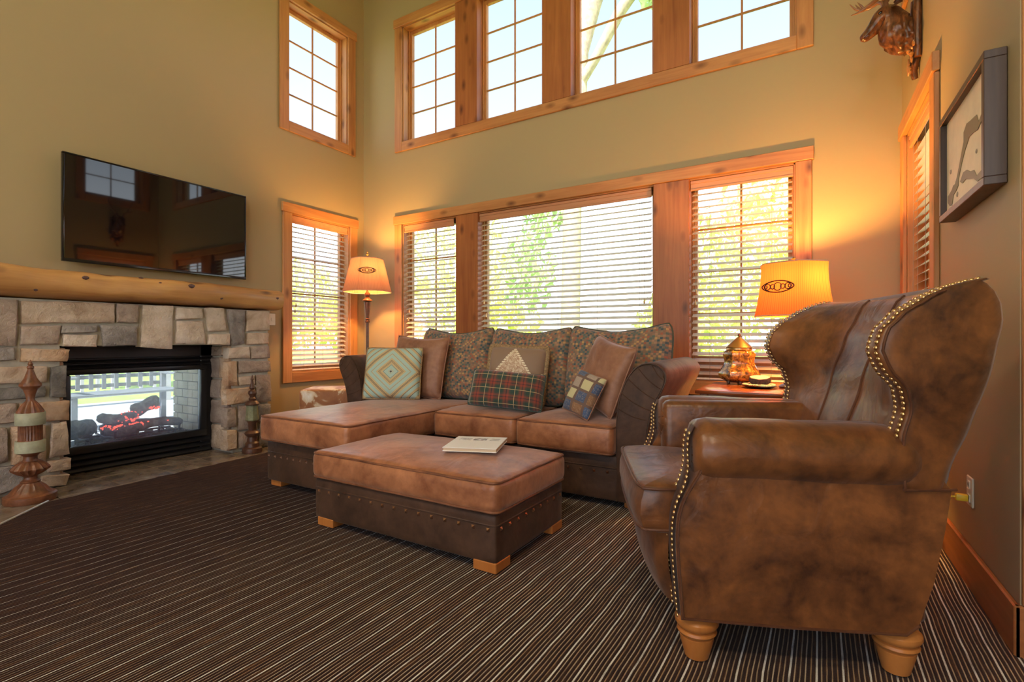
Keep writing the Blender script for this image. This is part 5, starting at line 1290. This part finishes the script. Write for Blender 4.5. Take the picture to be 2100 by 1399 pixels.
# ================================================================== TABLE LAMP
TLp = thing('table_lamp', 'glowing orange pleated table lamp on the side table', 'lamp', (-0.17, 3.89, 0.680))
sh2 = shade_mat('orange_pleated_shade', (0.66, 0.15, 0.045), 0.095, 110)
s2 = shade(TLp, (0, 0, 0.50), [(0.252, -0.02), (0.236, 0.05), (0.222, 0.13), (0.212, 0.21), (0.208, 0.28), (0.210, 0.325)], sh2, 110, 6, rad(20), 0.009)
md = Vector((-0.36, -0.93, 0)).normalized()
medallion(s2, md*0.218 + Vector((0, 0, 0.665)), md, (0.93, -0.36, 0), 0.20, 0.075, MEDM)
for prof, name in (([(0.085, 0.0005), (0.088, 0.012), (0.07, 0.026), (0.035, 0.04), (0.022, 0.06)], 'base'), ([(0.022, 0.058), (0.03, 0.10), (0.055, 0.18), (0.062, 0.24), (0.045, 0.32), (0.024, 0.37), (0.018, 0.40)], 'body'),
        ([(0.018, 0.398), (0.026, 0.41), (0.014, 0.425), (0.012, 0.50)], 'neck'), ([(0.006, 0.498), (0.006, 0.830)], 'socket_rod'), ([(0.006, 0.828), (0.020, 0.838), (0.016, 0.848), (0.006, 0.855), (0.012, 0.864), (0.002, 0.875)], 'finial')):
    g = G(); g.lathe(prof, (0, 0, 0), 24); g.obj(name, BRASSY if name == 'finial' else LAMPW, TLp, 35, True)
for a in range(3):
    g = G(); g.tube([(0.006, 0, 0.823), (0.190*math.cos(a*2.094), 0.190*math.sin(a*2.094), 0.823)], 0.002, 5); g.obj('shade_spider', LAMPW, TLp, 35, True)
bulb(TLp, (0.03, 0.0, 0.64), 88, (1.0, 0.50, 0.11))

# ================================================================== AMBER LANTERN
LT = thing('amber_lantern', 'six sided amber mosaic jar with a cone lid', 'lantern', (-0.525, 4.06, 0.680), rad(12))
N = NT('amber_crackle'); v = N.coord('Object'); q = N.n('ShaderNodeTexVoronoi', feature='DISTANCE_TO_EDGE'); N.l(v, q.inputs['Vector']); q.inputs['Scale'].default_value = 55
nz = N.noise(v, 22, 5, 0.7, 1.5)
amb = N.ramp(nz, [(0.38, (0.05, 0.022, 0.010)), (0.5, (0.26, 0.11, 0.02)), (0.62, (0.55, 0.30, 0.05))])
N.set(base=amb, rough=0.16, spec=0.6, coat=0.4); N.bump(q.outputs['Distance'], 0.2, 0.004); AMB = N.m
g = G(); prof = [(0.085, 0.022), (0.125, 0.035), (0.143, 0.060), (0.138, 0.090), (0.115, 0.125), (0.100, 0.155), (0.103, 0.190), (0.112, 0.215), (0.103, 0.238), (0.084, 0.252)]
pr2 = sm(prof, 2); g.lathe(pr2, (0, 0, 0), 48, lambda k, a, r: r*hexr(a, 6, 0.9)); g.obj('jar_body', AMB, LT, 50, True)
g = G(); g.lathe([(0.086, 0.250), (0.090, 0.254), (0.088, 0.262), (0.083, 0.266)], (0, 0, 0), 32); g.obj('collar', BRASSY, LT, 35, True)
g = G(); g.lathe([(0.092, 0.264), (0.093, 0.268), (0.070, 0.292), (0.040, 0.322), (0.014, 0.343), (0.008, 0.347)], (0, 0, 0), 32); lid = g.obj('lid', BRASSY, LT, 35, True)
g = G(); g.lathe([(0.004, 0.345), (0.010, 0.352), (0.012, 0.358), (0.010, 0.364), (0.002, 0.369)], (0, 0, 0), 14); g.obj('knob', LAMPW, lid, 60, True)
for i in range(6):
    a = rad(60*i + 30); g = G(); g.lathe([(0.006, 0.0005), (0.010, 0.006), (0.011, 0.014), (0.007, 0.026)], (0.085*math.cos(a), 0.085*math.sin(a), 0), 10); g.obj('foot', LAMPW, LT, 60, True)
g = G(); g.lathe([(0.088, 0.016), (0.10, 0.020), (0.088, 0.026)], (0, 0, 0), 36, lambda k, a, r: r*hexr(a, 6, 0.9)); g.obj('base_rim', LAMPW, LT, 35, True)

# ================================================================== SHELL DISH AND WOOD SLICE
BARK = plain('bark', (0.07, 0.045, 0.035), 0.9, var=0.5, scale=60, bump=0.6)
N = NT('slice_rings'); v = N.coord('Object'); q = N.n('ShaderNodeTexWave', wave_type='RINGS', rings_direction='Z'); N.l(v, q.inputs[0]); q.inputs['Scale'].default_value = 22; q.inputs['Distortion'].default_value = 2.0
N.set(base=N.ramp(q.outputs[1], [(0.2, (0.74, 0.55, 0.38)), (0.8, (0.85, 0.70, 0.53))]), rough=0.6); SLICE = N.m
DS = thing('shell_dish', 'shallow dark dish heaped with pale shells', 'dish', (-0.365, 3.80, 0.680))
g = G(); g.lathe([(0.055, 0.0005), (0.075, 0.003), (0.105, 0.012), (0.108, 0.015), (0.103, 0.014), (0.07, 0.007), (0.002, 0.006)], (0, 0, 0), 28, None, False); g.bm.faces.new([v for v in g.bm.verts][:28][::-1]); g.obj('dish', BLACKG, DS, 50, True)
SHELLM = plain('pale_shell', (0.66, 0.52, 0.38), 0.4, var=0.2, scale=40)
SHELL2 = plain('dark_mussel_shell', (0.03, 0.03, 0.05), 0.25)
rr = random.Random(8)
for i in range(11):
    a = i*0.571 + 0.2; r0 = 0.082 + 0.006*(i % 2); s = 0.026 + 0.006*((i*3) % 4)/3
    S = thing('seashell', 'pale ribbed seashell in the dark dish on the side table' if i != 3 else 'dark mussel shell in the dish on the side table', 'shell', (-0.365+r0*math.cos(a), 3.80+r0*math.sin(a), 0.680+0.019), a, 'seashells in the dish' if i != 3 else None)
    def sf(u, w, s=s):
        t = w*math.pi - math.pi/2; rr_ = s*u*(1+0.05*math.cos(w*14*math.pi)); return Vector((rr_*math.cos(t) - s*0.4, rr_*math.sin(t)*0.95, 0.010*math.sin(math.pi*u*0.85) + 0.0015*math.cos(w*14*math.pi)*u))
    g = G(); g.grid(sf, 6, 28); bmesh.ops.remove_doubles(g.bm, verts=list(g.bm.verts), dist=1e-5); bmesh.ops.solidify(g.bm, geom=list(g.bm.faces), thickness=0.002); g.obj('valve', SHELL2 if i == 3 else SHELLM, S, 60, True)
WS = thing('wood_slice', 'round bark edged wood slice on top of the shells', 'coaster', (-0.365, 3.80, 0.714), 0.0); WS.rotation_euler = (rad(9), 0, rad(6))
g = G(); g.lathe([(0.060, 0.0), (0.064, 0.004), (0.066, 0.022), (0.063, 0.036), (0.058, 0.0375)], (0, 0, 0), 36, lambda k, a, r: r*(1+0.05*math.sin(3*a)+0.03*math.sin(7*a+1))); g.obj('bark_ring', BARK, WS, 50, True)
g = G(); g.lathe([(0.059, 0.030), (0.059, 0.0395), (0.058, 0.040)], (0, 0, 0), 36, lambda k, a, r: r*(1+0.05*math.sin(3*a)+0.03*math.sin(7*a+1))); g.obj('cut_face', SLICE, WS, 30, True)

# ================================================================== ADDED CEILING FILL LIGHTS (unseen, stand for warm lamps behind the camera)
N = NT('frosted_diffuser'); N.set(base=(0.9, 0.88, 0.82), emis=(1.0, 0.82, 0.60), emis_s=4.0); DIFF = N.m
for i, (x, y, side, lab) in enumerate(((-2.9, -2.2, 'left', 'added unseen ceiling fill light opposite the fireplace window corner'), (0.6, -2.2, 'right', 'added unseen ceiling fill light near the large rear window'))):
    T = thing('fill_ceiling_light', lab, 'light', (x, y, CEIL-0.001), 0, 'added ceiling fill lights')
    g = G(); g.lathe([(0.30, -0.05), (0.31, -0.045), (0.31, -0.001), (0.29, 0.0)], (0, 0, 0), 36); g.obj('housing', BRASSY, T, 35, True)
    g = G(); g.lathe([(0.02, -0.085), (0.15, -0.078), (0.25, -0.062), (0.285, -0.050)], (0, 0, 0), 36); g.obj('diffuser', DIFF, T, 60, True)
    l = bpy.data.lights.new('fill_lamp', 'AREA'); l.shape = 'DISK'; l.size = 0.55; l.energy = FILL_WATTS; l.color = (1.0, 0.82, 0.60)
    o = bpy.data.objects.new('fill_lamp_rear_%s_offscreen' % side, l); COL.objects.link(o); o.parent = T; o.location = (0, 0, -0.095)

# ================================================================== OUTDOORS
N = NT('lawn'); v = N.coord('Object'); f = N.noise(v, 1.2, 4, 0.6); f2 = N.noise(v, 60, 3, 0.6)
N.set(base=N.mix(N.math('MULTIPLY', f2, 0.6), N.ramp(f, [(0.3, (0.22, 0.34, 0.06)), (0.7, (0.42, 0.52, 0.12))]), (0.30, 0.40, 0.09)), rough=0.95, spec=0.05); LAWN = N.m
g = G(); g.box(-60, 40, -30, 70, -0.45, -0.30); tag(g.obj('lawn', LAWN, None, 0), 'sunny lawn outside the windows', 'lawn', None, 'structure')
CONC = plain('patio_concrete', (0.42, 0.41, 0.40), 0.9, var=0.08, scale=4)
g = G(); g.box(-10.5, XL-0.21, -2.0, 7.0, -0.30, -0.06); tag(g.obj('patio', CONC, None, 0), 'pale concrete patio outside the fireplace', 'patio', None, 'structure')

def leafmat(name, a, b):
    N = NT(name); N.t.nodes.remove(N.p); v = N.coord('Object'); c = N.ramp(N.noise(v, 1.7, 3), [(0.35, a), (0.65, b)])
    d = N.n('ShaderNodeBsdfDiffuse'); t = N.n('ShaderNodeBsdfTranslucent'); m = N.n('ShaderNodeMixShader'); m.inputs[0].default_value = 0.5
    N.l(c, d.inputs[0]); N.l(c, t.inputs[0]); N.l(d.outputs[0], m.inputs[1]); N.l(t.outputs[0], m.inputs[2]); N.l(m.outputs[0], N.out.inputs[0]); return N.m
LEAF_Y = leafmat('leaf_yellow_green', (0.66, 0.72, 0.24), (0.88, 0.90, 0.44)); LEAF_G = leafmat('leaf_green', (0.42, 0.56, 0.28), (0.64, 0.74, 0.42))
TRUNK = plain('pale_bark', (0.36, 0.30, 0.22), 0.95, var=0.3, scale=9, bump=0.6)
TRUNKD = plain('brown_bark', (0.26, 0.18, 0.12), 0.95, var=0.3, scale=9, bump=0.6)
def foliage(name, blobs, mat, parent, seed, dens=1.0, ls=0.13):
    r = random.Random(seed); V = []; F = []
    for (x, y, z, rx, ry, rz_, n) in blobs:
        for _ in range(int(n*dens)):
            while True:
                p = Vector((r.uniform(-1, 1), r.uniform(-1, 1), r.uniform(-1, 1)))
                if 0.15 < p.length < 1: break
            c = Vector((x+p.x*rx, y+p.y*ry, z+p.z*rz_)); e = Euler((r.uniform(0, 6.3), r.uniform(0, 6.3), r.uniform(0, 6.3))).to_matrix(); s = ls*r.uniform(.6, 1.3)
            b = len(V)
            for q in ((-1, 0, 0), (-.2, .55, .1), (1, 0, 0), (-.2, -.55, .1)): V.append(c + e @ (Vector(q)*s))
            F.append((b, b+1, b+2, b+3))
    me = bpy.data.meshes.new(name); me.from_pydata(V, [], F); me.materials.append(mat)
    o = link(name, me, parent); o['kind'] = 'stuff'; return o
def tree(label, base, trunk, branches, blobs, mat, bark, seed, dens=1.0, ls=0.13):
    T = thing('tree', label, 'tree', base)
    g = G(); pts, rs = trunk; g.tube([Vector(base)+Vector(p) for p in pts], rs, 14); g.map(lambda q: q + Vector((1, 1, 0))*0.02*noise.noise(q*4)); tk = g.obj('trunk', bark, T, 60)
    for bp, br in branches:
        g = G(); g.tube([Vector(base)+Vector(p) for p in bp], br, 10); g.obj('branch', bark, tk, 60)
    foliage('foliage', [(base[0]+b[0], base[1]+b[1], base[2]+b[2], *b[3:]) for b in blobs], mat, T, seed, dens, ls); return T
G0 = -0.30
# the big tree behind the sofa: pale trunk in the wide window, fork in the high window
tree('big pale barked tree rising behind the sofa windows', (-4.62, 10.0, G0),
     ([(0, 0, 0), (0.0, 0, 1.5), (0.03, 0, 3.5), (0.06, 0, 5.2), (0.14, 0, 6.5), (0.18, 0, 7.4), (0.42, 0, 8.3), (0.85, 0.1, 9.6), (1.2, 0.1, 11.5)], [0.26, 0.21, 0.20, 0.20, 0.22, 0.23, 0.25, 0.22, 0.15]),
     [([(0.14, 0, 6.6), (0.65, -0.1, 7.15), (1.15, -0.2, 7.8), (1.65, -0.2, 8.35), (2.4, -0.1, 8.7)], [0.10, 0.10, 0.115, 0.12, 0.08]), ([(0.05, 0, 6.2), (0.10, 0, 7.4)], [0.16, 0.12])],
     [(1.95, -0.2, 8.35, .55, .5, .65, 420), (1.6, 0, 10.6, 1.4, 1.2, .8, 700), (0.3, 0.5, 11.6, 2.0, 1.4, 1.3, 900), (3.3, 0, 9.9, 1.0, .8, .5, 420), (-1.3, 0.4, 2.9, .75, .6, 1.0, 420), (-0.9, 0.3, 4.2, .6, .5, .6, 200)], LEAF_G, TRUNK, 1, 1.0, 0.12)
tree('leafy yellow green tree outside the window beside the floor lamp', (-9.4, 12.6, G0), ([(0, 0, 0), (0.1, 0, 2.2), (0.1, 0, 4.2)], [0.16, 0.13, 0.06]), [],
     [(0, 0, 3.0, 2.3, 1.5, 2.3, 1500), (1.5, 0, 1.5, 1.2, 1, 1.2, 700)], LEAF_Y, TRUNKD, 2, 1.0, 0.14)
tree('yellow green tree outside behind the amber lantern', (-2.9, 14.5, G0), ([(0, 0, 0), (-0.1, 0, 2.0), (0, 0, 3.6)], [0.13, 0.10, 0.05]), [],
     [(-0.1, 0, 3.1, 1.05, 1.0, 1.9, 800), (-0.2, 0, 1.6, 1.5, 1, 1.1, 800)], LEAF_Y, TRUNKD, 3, 1.0, 0.13)
tree('spreading green tree outside behind the table lamp', (-0.5, 13.5, G0), ([(0, 0, 0), (-0.1, 0, 2.6), (0, 0, 5.2)], [0.15, 0.12, 0.05]), [],
     [(-0.1, 0, 4.6, 1.6, 1.2, 1.5, 800), (0.4, 0, 2.5, 1.1, 1, 1.4, 800)], LEAF_Y, TRUNKD, 4, 1.0, 0.13)
tree('rounded yellow green tree in the middle of the wide window', (-5.6, 17.0, G0), ([(1.6, 0, 0), (1.6, 0, 1.0), (1.7, 0, 2.0)], [0.13, 0.10, 0.04]), [],
     [(1.6, 0, 1.7, 1.5, 1, 1.4, 1000), (3.6, 0, 3.6, 1.1, 1, 2.3, 1100)], LEAF_Y, TRUNKD, 5, 1.0, 0.13)
tree('broad green tree beyond the patio', (-16.0, 11.0, G0), ([(0, 0, 0), (0.1, 0, 1.6), (0.1, 0, 3.2)], [0.18, 0.14, 0.06]), [],
     [(0, 0, 2.6, 1.6, 3.4, 1.6, 1500), (0, 3.5, 2.0, 1.4, 2.4, 1.3, 1200), (0, -3.5, 1.8, 1.4, 2.6, 1.4, 1200)], LEAF_Y, TRUNKD, 6, 1.0, 0.16)
def hedge(label, x0, x1, y, z1_, seed, n):
    T = thing('hedge', label, 'hedge', ((x0+x1)/2, y, G0)); bl = []
    k = int((x1-x0)/1.4)
    for i in range(k+1): bl.append((x0 + (x1-x0)*i/k, y, (z1_+G0)/2, 1.0, 0.6, (z1_-G0)/2*(0.9+0.25*math.sin(i*2.3+seed)), n))
    foliage('foliage', bl, LEAF_Y, T, seed, 1.0, 0.11)
    g = G()
    for i in range(k+1): g.tube([(bl[i][0], y, G0), (bl[i][0], y, z1_*0.6)], 0.03, 6)
    g.obj('stems', TRUNKD, T, 60)
hedge('low sunny yellow green hedge across the lawn', -19, 3, 18.5, 1.15, 21, 230)

# ---- patio bench, chair and rail seen through the firebox and the side window
GREYW = plain('weathered_grey_wood', (0.15, 0.155, 0.17), 0.8, var=0.15, scale=10)
BN = thing('patio_bench', 'grey slatted bench with a lattice back out on the patio', 'bench', (-7.45, 2.95, -0.06))
for i in range(5):
    g = G(); x = -7.12 - i*0.105; g.box(x-0.042, x+0.042, 2.28, 3.48, 0.355, 0.380, 0.004); g.obj('seat_slat', GREYW, BN, 30)
for (y) in (2.33, 3.43):
    for x in (-7.12, -7.56):
        g = G(); g.box(x-0.03, x+0.03, y-0.03, y+0.03, -0.0595, 0.356 if x > -7.3 else 0.86, 0.004); g.obj('leg', GREYW, BN, 30)
    g = G(); g.box(-7.60, -7.08, y-0.035, y+0.035, 0.56, 0.585, 0.004); g.obj('armrest', GREYW, BN, 30)
for z in (0.42, 0.53, 0.64, 0.75, 0.86):
    g = G(); g.box(-7.59, -7.565, 2.30, 3.46, z, z+0.045, 0.003); g.obj('back_rail', GREYW, BN, 30)
for i in range(9):
    y = 2.36 + i*0.13; g = G(); g.box(-7.565, -7.55, y, y+0.045, 0.40, 0.90, 0.003); g.obj('back_slat', GREYW, BN, 30)
CHR = plain('patio_chair_metal', (0.30, 0.29, 0.28), 0.5, 0.3)
PC = thing('patio_chair', 'curved grey metal chair next to the patio bench', 'chair', (-7.3, 4.05, -0.06))
for (x, y) in ((-7.05, 3.80), (-7.05, 4.25), (-7.5, 3.82), (-7.5, 4.23)):
    g = G(); g.tube([(x, y, 0.37), (x+0.03*(1 if x > -7.3 else -1), y+0.06*(1 if y > 4 else -1), 0.15), (x, y, -0.059)], 0.017, 8); g.obj('leg', CHR, PC, 60)
g = G(); g.rbox((-7.28, 4.03, 0.385), (0.5, 0.5, 0.035), 0.015, 6); g.obj('seat', CHR, PC, 60)
for y in (3.82, 4.23):
    g = G(); g.tube([(-7.5, y, 0.38), (-7.56, y, 0.62), (-7.60, y, 0.80), (-7.58, y, 0.9)], 0.017, 8); g.obj('back_post', CHR, PC, 60)
    g = G(); g.tube([(-7.55, y, 0.58), (-7.3, y, 0.62), (-7.08, y, 0.585), (-7.06, y, 0.38)], 0.015, 8); g.obj('armrest', CHR, PC, 60)
for z in (0.6, 0.7, 0.8, 0.89):
    g = G(); g.tube([(-7.57, 3.82, z), (-7.61, 4.03, z+0.01), (-7.57, 4.23, z)], 0.013, 8); g.obj('back_rung', CHR, PC, 60)
RLW = plain('rail_white_paint', (0.45, 0.43, 0.40), 0.6)
RL = thing('patio_railing', 'pale painted railing along the far side of the patio', 'railing', (-10.0, 3.2, -0.06))
for z in (0.08, 0.84):
    g = G(); g.box(-10.03, -9.97, 0.0, 7.0, z, z+0.06, 0.004); g.obj('rail', RLW, RL, 30)
g = G(); g.box(-0.02, 0.02, -0.02, 0.02, 0.14, 0.84); bme = g.mesh('baluster', RLW, 0)
for i in range(34):
    o = link('baluster', bme, RL); o.location = (-10.0, 0.1 + i*0.205, 0)
for y in (0.0, 2.3, 4.6, 6.9):
    g = G(); g.box(-10.05, -9.95, y-0.05, y+0.05, -0.0595, 1.0, 0.006); g.obj('post', RLW, RL, 30)
